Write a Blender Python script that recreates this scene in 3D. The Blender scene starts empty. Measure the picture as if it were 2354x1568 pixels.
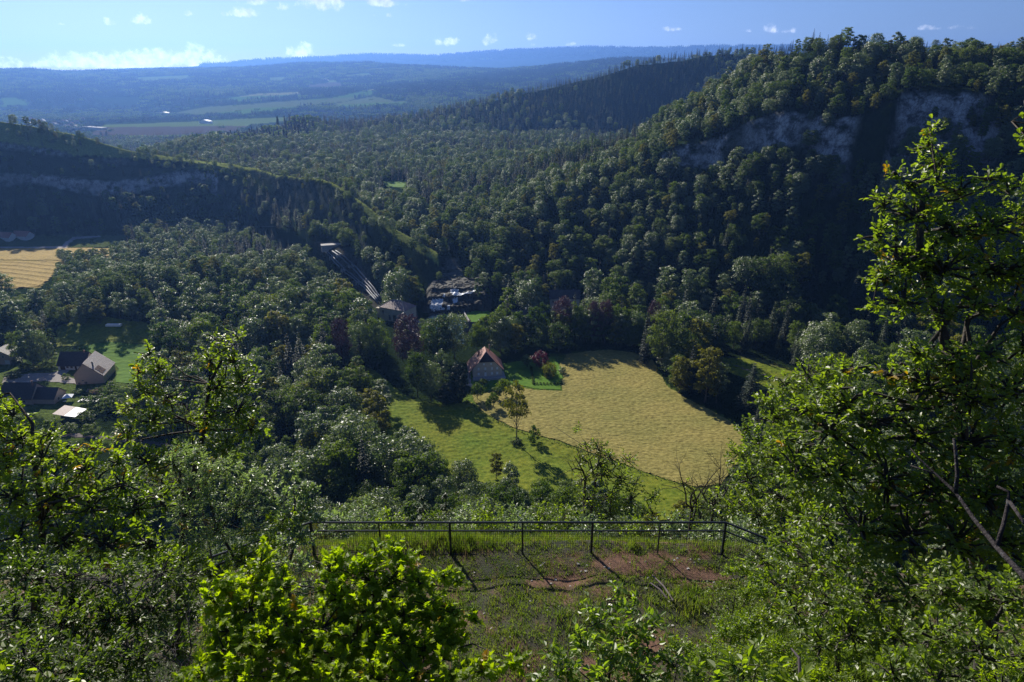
import bpy, math, random
import numpy as np
from mathutils import Vector, Matrix

# ------------------------------------------------------------------ camera, sky, sun, exposure
scene = bpy.context.scene
COL = scene.collection
PITCH = math.radians(20.8)
CAM = np.array([0.0, 0.0, 145.0])
F = 1567.0; CX, CY = 1176.5, 784.0          # focal length and centre for a 2353 px wide picture
cam_data = bpy.data.cameras.new("camera")
cam_data.sensor_width = 36.0
cam_data.lens = 36.0 * F / 2353.0
cam_data.clip_start = 0.1; cam_data.clip_end = 60000.0
cam = bpy.data.objects.new("camera", cam_data); COL.objects.link(cam)
cam.location = CAM
cam.rotation_euler = (math.radians(90) - PITCH, 0, 0)
scene.camera = cam

SUN_EL, SUN_AZ = math.radians(30.0), math.radians(-28.0)      # azimuth from +Y towards +X
world = bpy.data.worlds.new("World"); scene.world = world; world.use_nodes = True
scene.view_settings.view_transform = 'Standard'
scene.view_settings.look = 'None'
scene.view_settings.gamma = 1.0
scene.view_settings.exposure = 0.75
scene.cycles.use_denoising = True
scene.cycles.denoising_prefilter = 'NONE'
scene.cycles.use_adaptive_sampling = False
scene.cycles.max_bounces = 8
scene.cycles.diffuse_bounces = 5
scene.cycles.glossy_bounces = 2
scene.cycles.transmission_bounces = 4
scene.cycles.volume_bounces = 0
scene.cycles.transparent_max_bounces = 4
scene.cycles.sample_clamp_indirect = 8.0

def build_world():
    nt = world.node_tree; N = nt.nodes; L = nt.links
    N.clear()
    out = N.new('ShaderNodeOutputWorld'); bg = N.new('ShaderNodeBackground')
    sky = N.new('ShaderNodeTexSky'); sky.sky_type = 'NISHITA'; sky.sun_disc = False
    sky.sun_elevation = SUN_EL; sky.sun_rotation = SUN_AZ
    sky.altitude = 600; sky.air_density = 1.0; sky.dust_density = 0.6; sky.ozone_density = 3.0
    tc = N.new('ShaderNodeTexCoord')
    # small fair-weather clouds, fixed to directions of the sky
    def d(X, Y):
        u = (X - CX) / F; v = (Y - CY) / F
        c, s = math.cos(PITCH), math.sin(PITCH)
        w = Vector((u, c - v * s, -(s + v * c))); w.normalize(); return w
    n1 = N.new('ShaderNodeTexNoise'); n1.inputs['Scale'].default_value = 70; n1.inputs['Detail'].default_value = 7; n1.inputs['Roughness'].default_value = .62
    L.new(tc.outputs['Generated'], n1.inputs['Vector'])
    acc = None
    for (X, Y, rx, ry, a) in CLOUDS:
        w = d(X, Y)
        right = Vector((w.y, -w.x, 0)).normalized(); up = right.cross(w)
        sub = N.new('ShaderNodeVectorMath'); sub.operation = 'SUBTRACT'; L.new(tc.outputs['Generated'], sub.inputs[0]); sub.inputs[1].default_value = w
        dx = N.new('ShaderNodeVectorMath'); dx.operation = 'DOT_PRODUCT'; L.new(sub.outputs[0], dx.inputs[0]); dx.inputs[1].default_value = right * (F / rx)
        dy = N.new('ShaderNodeVectorMath'); dy.operation = 'DOT_PRODUCT'; L.new(sub.outputs[0], dy.inputs[0]); dy.inputs[1].default_value = up * (F / ry)
        fl = N.new('ShaderNodeMath'); fl.operation = 'MULTIPLY'; L.new(dy.outputs['Value'], fl.inputs[0])
        # flat bases: distance grows faster below the middle of the cloud
        lt = N.new('ShaderNodeMath'); lt.operation = 'LESS_THAN'; L.new(dy.outputs['Value'], lt.inputs[0]); lt.inputs[1].default_value = 0
        ad = N.new('ShaderNodeMath'); ad.operation = 'MULTIPLY_ADD'; L.new(lt.outputs[0], ad.inputs[0]); ad.inputs[1].default_value = 1.0; ad.inputs[2].default_value = 1.0
        L.new(ad.outputs[0], fl.inputs[1])
        x2 = N.new('ShaderNodeMath'); x2.operation = 'MULTIPLY'; L.new(dx.outputs['Value'], x2.inputs[0]); L.new(dx.outputs['Value'], x2.inputs[1])
        r2 = N.new('ShaderNodeMath'); r2.operation = 'MULTIPLY_ADD'; L.new(fl.outputs[0], r2.inputs[0]); L.new(fl.outputs[0], r2.inputs[1]); L.new(x2.outputs[0], r2.inputs[2])
        sc = N.new('ShaderNodeMath'); sc.operation = 'MULTIPLY_ADD'; L.new(r2.outputs[0], sc.inputs[0]); sc.inputs[1].default_value = -a; sc.inputs[2].default_value = a; sc.use_clamp = False
        if acc is None: acc = sc
        else:
            mx = N.new('ShaderNodeMath'); mx.operation = 'MAXIMUM'; L.new(acc.outputs[0], mx.inputs[0]); L.new(sc.outputs[0], mx.inputs[1]); acc = mx
    # mask = clamp(acc + (noise-.5)*k)
    mk = N.new('ShaderNodeMath'); mk.operation = 'MULTIPLY_ADD'; L.new(n1.outputs['Fac'], mk.inputs[0]); mk.inputs[1].default_value = 4.2; mk.inputs[2].default_value = -2.15
    sm = N.new('ShaderNodeMath'); sm.operation = 'ADD'; L.new(mk.outputs[0], sm.inputs[0]); L.new(acc.outputs[0], sm.inputs[1])
    mr = N.new('ShaderNodeMapRange'); mr.interpolation_type = 'SMOOTHSTEP'; L.new(sm.outputs[0], mr.inputs['Value'])
    mr.inputs['From Min'].default_value = 0.0; mr.inputs['From Max'].default_value = 1.2; mr.inputs['To Max'].default_value = 0.85
    sx = N.new('ShaderNodeSeparateXYZ'); L.new(tc.outputs['Generated'], sx.inputs[0])
    lo = N.new('ShaderNodeMapRange'); L.new(sx.outputs['Z'], lo.inputs['Value']); lo.inputs['From Min'].default_value = .0; lo.inputs['From Max'].default_value = .09; lo.inputs['To Min'].default_value = 2.1; lo.inputs['To Max'].default_value = 1.0
    n4 = N.new('ShaderNodeTexNoise'); n4.inputs['Scale'].default_value = 130; n4.inputs['Detail'].default_value = 5; L.new(tc.outputs['Generated'], n4.inputs['Vector'])
    sh = N.new('ShaderNodeMapRange'); L.new(n4.outputs['Fac'], sh.inputs['Value']); sh.inputs['From Min'].default_value = .35; sh.inputs['From Max'].default_value = .65; sh.inputs['To Min'].default_value = .72; sh.inputs['To Max'].default_value = 1.1
    lm = N.new('ShaderNodeMath'); lm.operation = 'MULTIPLY'; L.new(lo.outputs[0], lm.inputs[0]); L.new(sh.outputs[0], lm.inputs[1])
    cs = N.new('ShaderNodeVectorMath'); cs.operation = 'SCALE'; cs.inputs[0].default_value = CLOUD_COL[:3]; L.new(lm.outputs[0], cs.inputs['Scale'])
    mix = N.new('ShaderNodeMix'); mix.data_type = 'RGBA'
    L.new(mr.outputs['Result'], mix.inputs['Factor'])
    tint = N.new('ShaderNodeMix'); tint.data_type = 'RGBA'; tint.blend_type = 'MULTIPLY'; tint.inputs['Factor'].default_value = 1.0
    L.new(sky.outputs['Color'], tint.inputs[6]); tint.inputs[7].default_value = SKY_TINT
    L.new(tint.outputs[2], mix.inputs[6]); L.new(cs.outputs[0], mix.inputs[7])
    L.new(mix.outputs[2], bg.inputs['Color']); bg.inputs['Strength'].default_value = SKY_STRENGTH
    L.new(bg.outputs[0], out.inputs['Surface'])

SKY_STRENGTH = 0.05
SKY_TINT = (0.72, 0.80, 1.12, 1)
CLOUD_COL = (13.0, 13.5, 14.5, 1)
CLOUDS = [ (740, 10, 52, 26, 1.1), (560, 32, 48, 12, .8), (590, 8, 34, 10, .7), (645, 18, 18, 12, .6), (885, 8, 40, 14, .8), (322, 48, 20, 13, .6),
           (434, 33, 14, 8, .5), (248, 52, 12, 8, .4), (690, 122, 40, 20, .9), (1022, 98, 28, 15, .9), (1127, 97, 18, 18, .9), (1226, 88, 20, 10, .6),
           (1228, 103, 12, 5, .45), (1545, 68, 17, 7, .6), (1772, 70, 20, 13, .9), (1810, 72, 18, 7, .6), (1720, 72, 11, 5, .5), (2150, 66, 34, 6, .45),
           (450, 135, 60, 32, 1.2), (370, 140, 70, 24, 1.2), (285, 140, 70, 20, 1.2), (180, 142, 50, 20, 1.1), (10, 150, 50, 15, .9), (235, 150, 150, 14, 1.0), (885, 36, 20, 6, .4), (1070, 3, 26, 6, .5),
           (915, 105, 28, 4, .45), (1315, 103, 12, 4, .4), (2235, 66, 12, 4, .4), (145, 56, 10, 4, .4)]
build_world()

sun_data = bpy.data.lights.new("sun", 'SUN'); sun_data.energy = 5.0; sun_data.angle = math.radians(0.53)
sun_data.color = (1.0, 0.93, 0.80)
sun = bpy.data.objects.new("sun", sun_data); COL.objects.link(sun)
SDIR = Vector((math.sin(SUN_AZ) * math.cos(SUN_EL), math.cos(SUN_AZ) * math.cos(SUN_EL), math.sin(SUN_EL)))
sun.rotation_euler = SDIR.to_track_quat('Z', 'Y').to_euler()

# ------------------------------------------------------------------ helpers
def tag(o, label=None, cat=None, group=None, kind=None):
    if label: o['label'] = label
    if cat: o['category'] = cat
    if group: o['group'] = group
    if kind: o['kind'] = kind
    return o
def empty(name, loc, rz=0.0):
    o = bpy.data.objects.new(name, None); COL.objects.link(o)
    o.location = loc; o.rotation_euler = (0, 0, rz); o.empty_display_size = .5
    return o
def link(name, me, parent=None, loc=None):
    o = bpy.data.objects.new(name, me); COL.objects.link(o)
    if parent is not None: o.parent = parent
    if loc is not None: o.location = loc
    return o
def np_mesh(name, V, Fs, mats, midx=None, smooth=False, colors=None):
    """Fs: list of (n,k) index arrays"""
    if isinstance(Fs, np.ndarray): Fs = [Fs]
    Fs = [f for f in Fs if len(f)]
    me = bpy.data.meshes.new(name)
    V = np.ascontiguousarray(V, dtype=np.float32)
    me.vertices.add(len(V)); me.vertices.foreach_set('co', V.ravel())
    nl = sum(f.size for f in Fs); npoly = sum(len(f) for f in Fs)
    me.loops.add(nl); me.polygons.add(npoly)
    me.loops.foreach_set('vertex_index', np.concatenate([f.ravel() for f in Fs]).astype(np.int32))
    starts = []; s = 0
    for f in Fs:
        starts.append(s + np.arange(len(f)) * f.shape[1]); s += f.size
    me.polygons.foreach_set('loop_start', np.concatenate(starts).astype(np.int32))
    if midx is not None: me.polygons.foreach_set('material_index', np.asarray(midx, dtype=np.int32))
    me.polygons.foreach_set('use_smooth', np.full(npoly, smooth, dtype=bool))
    for m in (mats if isinstance(mats, (list, tuple)) else [mats]): me.materials.append(m)
    me.update(calc_edges=True)
    if colors is not None:
        for cname, arr in colors.items():
            a = me.color_attributes.new(cname, 'FLOAT_COLOR', 'POINT')
            a.data.foreach_set('color', np.ascontiguousarray(arr, dtype=np.float32).ravel())
    return me

class MB:
    """collects simple solid shapes into one mesh"""
    def __init__(s): s.v = []; s.f = []; s.m = []
    def poly(s, pts, faces, m=0):
        b = len(s.v); s.v += [tuple(p) for p in pts]; s.f += [tuple(i + b for i in f) for f in faces]; s.m += [m] * len(faces)
    def box(s, x0, x1, y0, y1, z0, z1, m=0):
        s.poly([(x0,y0,z0),(x1,y0,z0),(x1,y1,z0),(x0,y1,z0),(x0,y0,z1),(x1,y0,z1),(x1,y1,z1),(x0,y1,z1)],
               [(0,3,2,1),(4,5,6,7),(0,1,5,4),(1,2,6,5),(2,3,7,6),(3,0,4,7)], m)
    def slab(s, pts, t, m=0):
        """a thick plate: outline pts (planar, seen from outside counterclockwise), thickness t inwards"""
        P = [Vector(p) for p in pts]; n = (P[1] - P[0]).cross(P[2] - P[0]).normalized()
        k = len(P); Q = [p - n * t for p in P]
        s.poly(P + Q, [tuple(range(k)), tuple(range(2 * k - 1, k - 1, -1))] + [(i, i + k, (i + 1) % k + k, (i + 1) % k) for i in range(k)], m)
    def tube(s, pts, rad, n=6, m=0, cap=True):
        pts = [Vector(p) for p in pts]
        if not isinstance(rad, (list, tuple, np.ndarray)): rad = [rad] * len(pts)
        b = len(s.v); up = None
        for i, p in enumerate(pts):
            t = (pts[min(i + 1, len(pts) - 1)] - pts[max(i - 1, 0)])
            t = t.normalized() if t.length > 1e-9 else Vector((0, 0, 1))
            a = Vector((1, 0, 0)) if abs(t.x) < .8 else Vector((0, 1, 0))
            u = t.cross(a).normalized(); w = t.cross(u)
            for k in range(n):
                q = 2 * math.pi * k / n
                s.v.append(tuple(p + (u * math.cos(q) + w * math.sin(q)) * rad[i]))
        for i in range(len(pts) - 1):
            for k in range(n):
                a0 = b + i * n + k; a1 = b + i * n + (k + 1) % n
                s.f.append((a0, a0 + n, a1 + n, a1)); s.m.append(m)
        if cap:
            s.f.append(tuple(b + k for k in range(n))); s.f.append(tuple(b + (len(pts) - 1) * n + k for k in range(n - 1, -1, -1))); s.m += [m, m]
    def build(s, name, mats, parent=None, loc=None, smooth=False):
        me = bpy.data.meshes.new(name); me.from_pydata(s.v, [], s.f)
        for mm in (mats if isinstance(mats, (list, tuple)) else [mats]): me.materials.append(mm)
        me.polygons.foreach_set('material_index', s.m)
        if smooth: me.polygons.foreach_set('use_smooth', [True] * len(s.f))
        me.update()
        return link(name, me, parent, loc)

# ------------------------------------------------------------------ picture <-> place
CP, SP = math.cos(PITCH), math.sin(PITCH)
def ray(X, Y):
    u = (np.asarray(X, float) - CX) / F; v = (np.asarray(Y, float) - CY) / F
    return u, CP - v * SP, -(SP + v * CP)
def project(x, y, z):
    dz = z - CAM[2]
    zc = y * CP - dz * SP
    up = y * SP + dz * CP
    zc = np.where(zc > .01, zc, .01)
    return CX + F * x / zc, CY - F * up / zc, zc
def at(X, Y, t):          # point on the ray at depth t
    a, b, c = ray(X, Y); return Vector((float(a) * t, float(b) * t, CAM[2] + float(c) * t))

# value noise
_rs = np.random.RandomState(7)
_tab = _rs.rand(256, 256)
def vnoise(x, y):
    x = np.asarray(x, float); y = np.asarray(y, float)
    xi = np.floor(x).astype(int); yi = np.floor(y).astype(int); fx = x - xi; fy = y - yi
    fx = fx * fx * (3 - 2 * fx); fy = fy * fy * (3 - 2 * fy)
    a = _tab[xi & 255, yi & 255]; b = _tab[(xi + 1) & 255, yi & 255]; c = _tab[xi & 255, (yi + 1) & 255]; d = _tab[(xi + 1) & 255, (yi + 1) & 255]
    return (a * (1 - fx) + b * fx) * (1 - fy) + (c * (1 - fx) + d * fx) * fy
def fbm(x, y, o=4):
    s = 0; a = .5
    for i in range(o):
        s = s + a * vnoise(x * 2 ** i + 17 * i, y * 2 ** i + 31 * i); a *= .5
    return s * 2 - .9375

def ring(pts, dz=0.0):
    """pts: (X, Y, r) seen at picture position, or (X, None, r, z)"""
    th, rr, zz = [], [], []
    for p in pts:
        if p[1] is None:
            a, b, c = ray(p[0], 400); th.append(math.atan2(a, b)); rr.append(p[2]); zz.append(p[3])
        else:
            a, b, c = ray(p[0], p[1]); th.append(math.atan2(a, b)); rr.append(p[2]); zz.append(145 + float(c) / math.hypot(a, b) * p[2] + dz)
    o = np.argsort(th)
    return np.array(th)[o], np.array(rr)[o], np.array(zz)[o]
def layer(th, r, rings, back=0.5, jitter=0.0):
    """height of a ridge: piecewise linear through its rings, then falling behind the last"""
    R = [np.interp(th, a, b) for a, b, c in rings]; Z = [np.interp(th, a, c) for a, b, c in rings]
    h = np.where(r < R[0], Z[0] - (R[0] - r) * 0.8, 0.0)
    for i in range(len(R) - 1):
        t = (r - R[i]) / np.maximum(R[i + 1] - R[i], .5)
        h = np.where((r >= R[i]) & (r < R[i + 1]), Z[i] + (Z[i + 1] - Z[i]) * t, h)
    return np.where(r >= R[-1], Z[-1] - (r - R[-1]) * back, h)

TH = 13.0
def _lt(f):
    out = []
    for X, rf, rc, zc in ((640,655,735,58),(740,560,640,65),(830,478,565,54),(900,452,530,39),(1000,452,492,28)):
        out.append((X, None, rf + (rc - rf) * f, zc * f))
    return out + [(1030, None, 480 + 20 * f, -60), (2400, None, 490 + 20 * f, -60)]
L_RINGS = [
    ring([(-700,None,860,0),(0,None,815,0),(200,None,800,0),(500,None,750,0),(560,None,715,0)] + _lt(0.0)),
    ring([(-700,430,880),(0,430,875),(100,428,860),(240,452,850),(370,432,830),(480,420,812),(560,430,760)] + _lt(.35)),
    ring([(-700,400,883),(0,400,880),(100,402,865),(240,418,856),(370,396,838),(480,385,822),(560,410,772)] + _lt(.40)),
    ring([(-700,345,925),(0,345,915),(100,360,900),(240,378,880),(370,386,855),(480,384,830),(560,402,790)] + _lt(.70)),
    ring([(-700,322,930),(0,325,920),(100,342,905),(240,358,886),(370,368,862),(480,377,838),(560,396,800)] + _lt(.76)),
    ring([(-700,262,960),(0,280,950),(100,298,930),(200,318,910),(290,341,890),(400,360,870),(500,373,850),(560,382,812)] + _lt(1.0)),
]
P_RINGS = [
    ring([(-700,None,1100,-60),(620,None,600,-60),(760,None,448,-60),(900,None,446,0),(1000,None,448,0),(1200,None,448,0),(2400,None,460,0)]),
    ring([(-700,None,1110,-60),(620,None,620,-60),(760,None,470,-60),(900,None,470,8),(1000,None,470,11),(1200,None,470,11),(2400,None,490,11)]),
    ring([(-700,None,1120,-60),(620,None,640,-60),(760,None,505,-60),(900,None,505,13),(1000,None,505,13),(1200,None,505,13),(2400,None,520,13)]),
    ring([(-700,None,1130,-60),(250,None,980,0),(400,None,950,20),(620,None,660,20),(760,None,530,20),(900,None,530,26),(1200,None,530,30),(2400,None,545,30)]),
    ring([(-700,None,1140,-60),(250,None,1000,10),(400,None,980,40),(620,None,780,42),(760,None,700,42),(900,None,700,40),(1200,None,700,44),(2400,None,700,44)]),
    ring([(-700,None,1160,-60),(200,None,1100,5),(330,None,1100,40),(430,None,1100,58),(560,None,1150,56),(900,None,1150,50),(2400,None,1150,50)]),
    ring([(-700,None,1180,-60),(200,None,1200,0),(330,None,1200,30),(430,None,1250,45),(560,None,1350,48),(900,None,1450,48),(2400,None,1500,48)]),
]
D_RINGS = [
    ring([(-700,None,1200,-80),(420,None,1150,-60),(560,None,1180,48),(900,None,1250,48),(1200,None,1330,48),(1500,None,1370,50),(2700,None,1370,50)]),
    ring([(-700,None,1500,-80),(420,None,1600,-60),(520,318,1400),(620,290,1450),(680,268,1470),(740,262,1500),(830,266,1520),(950,252,1530),(1000,242,1540),(1120,217,1540),(1250,186,1540),(1360,166,1550),(1430,140,1560),(1500,127,1570),(1600,113,1580),(1760,104,1600),(1850,100,1600),(2100,96,1600),(2400,95,1600),(2800,95,1600)], -14),
]
R_RINGS = [
    ring([(-700,None,300,-80),(1035,None,455,-70),(1075,None,452,0),(1200,None,452,0),(1300,None,450,0),(1500,None,445,0),(1700,None,428,0),(2000,None,425,0),(2353,None,430,0),(3000,None,440,0)]),
    ring([(-700,None,310,-80),(1035,None,470,-70),(1080,None,480,14),(1200,500,545),(1400,440,560),(1545,380,550),(1650,385,538),(1728,345,530),(1860,320,524),(1900,372,516),(2000,392,510),(2065,392,506),(2090,300,520),(2150,280,520),(2235,262,522),(2500,270,525),(3000,270,540)]),
    ring([(-700,None,320,-80),(1035,None,480,-70),(1080,None,490,16),(1200,480,555),(1400,420,570),(1545,342,557),(1650,318,546),(1728,283,537),(1800,258,534),(1870,268,530),(1900,280,523),(2000,268,518),(2050,250,514),(2075,214,527),(2140,210,527),(2235,212,530),(2500,255,533),(3000,255,550)]),
    ring([(-700,None,330,-80),(1035,None,500,-70),(1085,560,525),(1100,480,600),(1150,395,700),(1200,362,740),(1320,333,745),(1440,297,730),(1500,270,705),(1560,232,685),(1640,188,655),(1720,138,630),(1800,104,605),(1880,76,592),(1960,78,588),(2100,90,592),(2200,104,600),(2353,94,610),(2500,92,620),(3000,90,640)], -11),
]
FH_RINGS = [
    ring([(-700,None,4600,0),(0,None,4500,0),(330,None,4600,0),(470,None,3600,0),(600,None,2700,2),(1000,None,2400,5),(1500,None,2300,10),(3000,None,2300,10)]),
    ring([(-700,None,6200,170),(0,None,6000,150),(330,None,6000,140),(470,None,5600,120),(700,None,5200,110),(850,None,5000,120),(1000,None,4600,130),(1500,None,4400,150),(3000,None,4400,150)]),
    ring([(-700,150,7600),(0,158,7600),(60,155,7600),(140,161,7600),(250,158,7600),(400,156,7600),(560,151,7500),(640,146,7500),(700,143,7400),(850,141,7200),(930,150,7000),(1000,154,7000),(1150,154,6600),(1250,148,6200),(1400,135,6000),(1500,131,6000),(1700,128,6000),(3000,120,6000)], -14),
]
B_RINGS = [
    ring([(-700,None,9000,-50),(300,None,9000,-50),(480,None,9000,60),(3000,None,9000,60)]),
    ring([(-700,None,12500,50),(380,152,12500),(430,152,12500),(520,146,12500),(600,137,12600),(700,134,12700),(820,128,12800),(900,125,12800),(1000,128,12800),(1120,119,12800),(1250,110,12900),(1350,107,13000),(1450,110,13000),(1580,107,13000),(1700,105,13000),(1900,102,13000),(3000,102,13000)], -10),
]
NS = np.array([-400, -30, 0, 2, 6, 8, 17.9, 19.5, 23, 27, 31, 45, 190, 215, 245, 1e5])
NZ = np.array([170, 150, 143.2, 142, 133, 131.9, 131.3, 130.2, 126.6, 118, 98, 84, 8, 3, 0, 0.])
_ka, _kb, _kc = ray(np.array([60., 760.]), np.array([650., 650.])); KTH = np.arctan2(_ka, _kb)
def height(x, y):
    x = np.asarray(x, float); y = np.asarray(y, float)
    r = np.hypot(x, y); th = np.arctan2(x, y)
    s = y + .004 * x * x + np.where(np.abs(x) > 8, fbm(x * .05, y * .05) * 4, 0)
    n = np.interp(s, NS, NZ)
    jit = fbm(x * .01 + 5, y * .01) * 14 * np.clip((r - 500) / 200, 0, 1)
    jit = jit + fbm(x * .05, y * .05, 3) * 7 * np.clip((r - 480) / 40, 0, 1) * np.clip((640 - r) / 40, 0, 1) * (th > .22)
    thj = th + fbm(x * .004 + 9, y * .004 + 3) * .004
    rj = r + jit
    v = 1.6 * fbm(x * .012, y * .012, 3) * np.clip((r - 250) / 150, 0, 1)
    # wooded rise left of the valley
    kn = 17 * np.exp(-((r - 500) / 52) ** 2) * np.clip((th - KTH[0]) / .08, 0, 1) * np.clip((KTH[1] - th) / .05, 0, 1)
    # land to the left, by the hamlet, lies a little higher
    h = np.maximum(n, v + kn)
    for rg, bk in ((L_RINGS, .55), (P_RINGS, .3), (D_RINGS, .4), (R_RINGS, .5)):
        h = np.maximum(h, layer(thj, rj, rg, bk))
    far = np.clip((r - 900) / 400, 0, 1)
    for rg, bk in ((FH_RINGS, .1), (B_RINGS, .2)):
        h = np.maximum(h, layer(th, r + 90 * fbm(x * .0006, y * .0006), rg, bk) )
    back = (np.abs(th) > 1.2) & (r > 60)
    h = h + np.where(r > 500, fbm(x * .02, y * .02, 4) * 3.0, 0) * np.clip((r - 500) / 100, 0, 1) * np.where(h > 12, 1, .12)
    h = h + far * np.where(r > 2000, fbm(x * .0012, y * .0012, 3) * 22 * np.clip((r - 2000) / 2500, 0, 1), 0)
    return h
def ground(X, Y, rmin=40.0, rmax=9000.0):
    """where the line of sight through a picture position meets the land"""
    a, b, c = ray(X, Y); a, b, c = float(a), float(b), float(c); k = math.hypot(a, b)
    rr = np.geomspace(rmin, rmax, 2600)
    x = a / k * rr; y = b / k * rr; z = CAM[2] + c / k * rr
    hit = np.nonzero(z < height(x, y))[0]
    i = hit[0] if len(hit) else len(rr) - 1
    r0, r1 = rr[max(i - 1, 0)], rr[i]
    for _ in range(14):
        m = (r0 + r1) / 2
        if CAM[2] + c / k * m < height(a / k * m, b / k * m): r1 = m
        else: r0 = m
    x, y = a / k * r1, b / k * r1
    return Vector((x, y, float(height(x, y))))
def hz(x, y): return float(height(x, y))

# ------------------------------------------------------------------ materials
MATS = {}
def new_mat(name):
    m = bpy.data.materials.new(name); m.use_nodes = True; nt = m.node_tree; nt.nodes.clear()
    out = nt.nodes.new('ShaderNodeOutputMaterial'); MATS[name] = m
    return m, nt.nodes, nt.links, out
def noise(N, L, scale, detail=4, rough=.55, vec=None, coord='Object'):
    if vec is None:
        tc = N.new('ShaderNodeTexCoord'); vec = tc.outputs[coord]
    n = N.new('ShaderNodeTexNoise'); n.inputs['Scale'].default_value = scale; n.inputs['Detail'].default_value = detail; n.inputs['Roughness'].default_value = rough
    L.new(vec, n.inputs['Vector']); return n
def ramp(N, L, fac, stops):
    r = N.new('ShaderNodeValToRGB'); L.new(fac, r.inputs['Fac'])
    e = r.color_ramp.elements
    while len(e) < len(stops): e.new(.5)
    for i, (p, c) in enumerate(stops):
        e[i].position = p; e[i].color = (*c, 1) if len(c) == 3 else c
    return r
def surf_mat(name, stops, scale=1.0, rough=.8, bump=.0, bscale=None, spec=.3, detail=5):
    m, N, L, out = new_mat(name)
    p = N.new('ShaderNodeBsdfPrincipled'); p.inputs['Roughness'].default_value = rough; p.inputs['Specular IOR Level'].default_value = spec
    n = noise(N, L, scale, detail); r = ramp(N, L, n.outputs['Fac'], stops); L.new(r.outputs[0], p.inputs['Base Color'])
    if bump:
        b = N.new('ShaderNodeBump'); b.inputs['Strength'].default_value = min(bump, 1.0); b.inputs['Distance'].default_value = max(bump, 1.0) * .05
        n2 = noise(N, L, bscale or scale * 3, 6); L.new(n2.outputs['Fac'], b.inputs['Height']); L.new(b.outputs[0], p.inputs['Normal'])
    L.new(p.outputs[0], out.inputs['Surface']); return m
def leaf_mat(name, cols, transl=(.12, .2, .02), tfac=.35, rough=.45, spec=.5, hue_noise=None, rnd=True):
    """cols: list of base colours picked by instance and by place"""
    m, N, L, out = new_mat(name)
    p = N.new('ShaderNodeBsdfPrincipled'); p.inputs['Roughness'].default_value = rough; p.inputs['Specular IOR Level'].default_value = spec
    oi = N.new('ShaderNodeObjectInfo'); tc = N.new('ShaderNodeTexCoord')
    nz = noise(N, L, hue_noise or .5, 3, vec=tc.outputs['Object'])
    ad = N.new('ShaderNodeMath'); ad.operation = 'MULTIPLY_ADD'; L.new(nz.outputs['Fac'], ad.inputs[0]); ad.inputs[1].default_value = .9 if rnd else 1.6
    if rnd:
        sb = N.new('ShaderNodeMath'); sb.operation = 'SUBTRACT'; L.new(oi.outputs['Random'], sb.inputs[0]); sb.inputs[1].default_value = .45
        L.new(sb.outputs[0], ad.inputs[2])
    else: ad.inputs[2].default_value = -.3
    r = ramp(N, L, ad.outputs[0], [(i / max(len(cols) - 1, 1), c) for i, c in enumerate(cols)])
    L.new(r.outputs[0], p.inputs['Base Color'])
    t = N.new('ShaderNodeBsdfTranslucent')
    mx0 = N.new('ShaderNodeMix'); mx0.data_type = 'RGBA'; mx0.blend_type = 'MULTIPLY'; mx0.inputs['Factor'].default_value = 1
    L.new(r.outputs[0], mx0.inputs[6]); mx0.inputs[7].default_value = (*transl, 1); L.new(mx0.outputs[2], t.inputs['Color'])
    mx = N.new('ShaderNodeMixShader'); mx.inputs[0].default_value = tfac
    L.new(p.outputs[0], mx.inputs[1]); L.new(t.outputs[0], mx.inputs[2]); L.new(mx.outputs[0], out.inputs['Surface'])
    return m

leaf_mat('leaf_grey', [(.026,.048,.009), (.055,.088,.017), (.08,.115,.028), (.042,.07,.013), (.10,.13,.038)], (2.6, 2.6, .6), .34, .55, .18)
leaf_mat('leaf_green', [(.024,.05,.006), (.05,.088,.009), (.078,.118,.013), (.036,.07,.007)], (2.8, 2.7, .5), .38, .55, .16)
leaf_mat('leaf_silver', [(.07,.105,.042), (.12,.155,.07), (.09,.13,.05)], (1.9, 2.0, .8), .30, .44, .55)
leaf_mat('leaf_yellow', [(.08,.095,.009), (.125,.13,.013), (.085,.10,.009)], (2.4, 2.2, .4), .38, .55, .15)
leaf_mat('leaf_purple', [(.045,.024,.032), (.065,.034,.042), (.04,.02,.026)], (1.5, .9, 1.0), .20, .45, .6)
leaf_mat('leaf_red', [(.06,.010,.02), (.085,.014,.028), (.05,.010,.018)], (2.0, .7, 1.0), .28, .45, .5)
leaf_mat('leaf_spruce', [(.008,.02,.009), (.016,.034,.013), (.012,.026,.009)], (1.5, 1.8, .8), .12, .6, .3)
leaf_mat('leaf_larch', [(.03,.055,.012), (.04,.065,.015)], (1.8, 1.8, .7), .25, .55, .4)
surf_mat('bark', [(.3, (.06,.05,.04)), (.7, (.14,.12,.10))], 6, .9, .6, 20)
surf_mat('bark_dark', [(.3, (.03,.026,.022)), (.7, (.08,.07,.06))], 6, .9, .6, 20)

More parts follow.
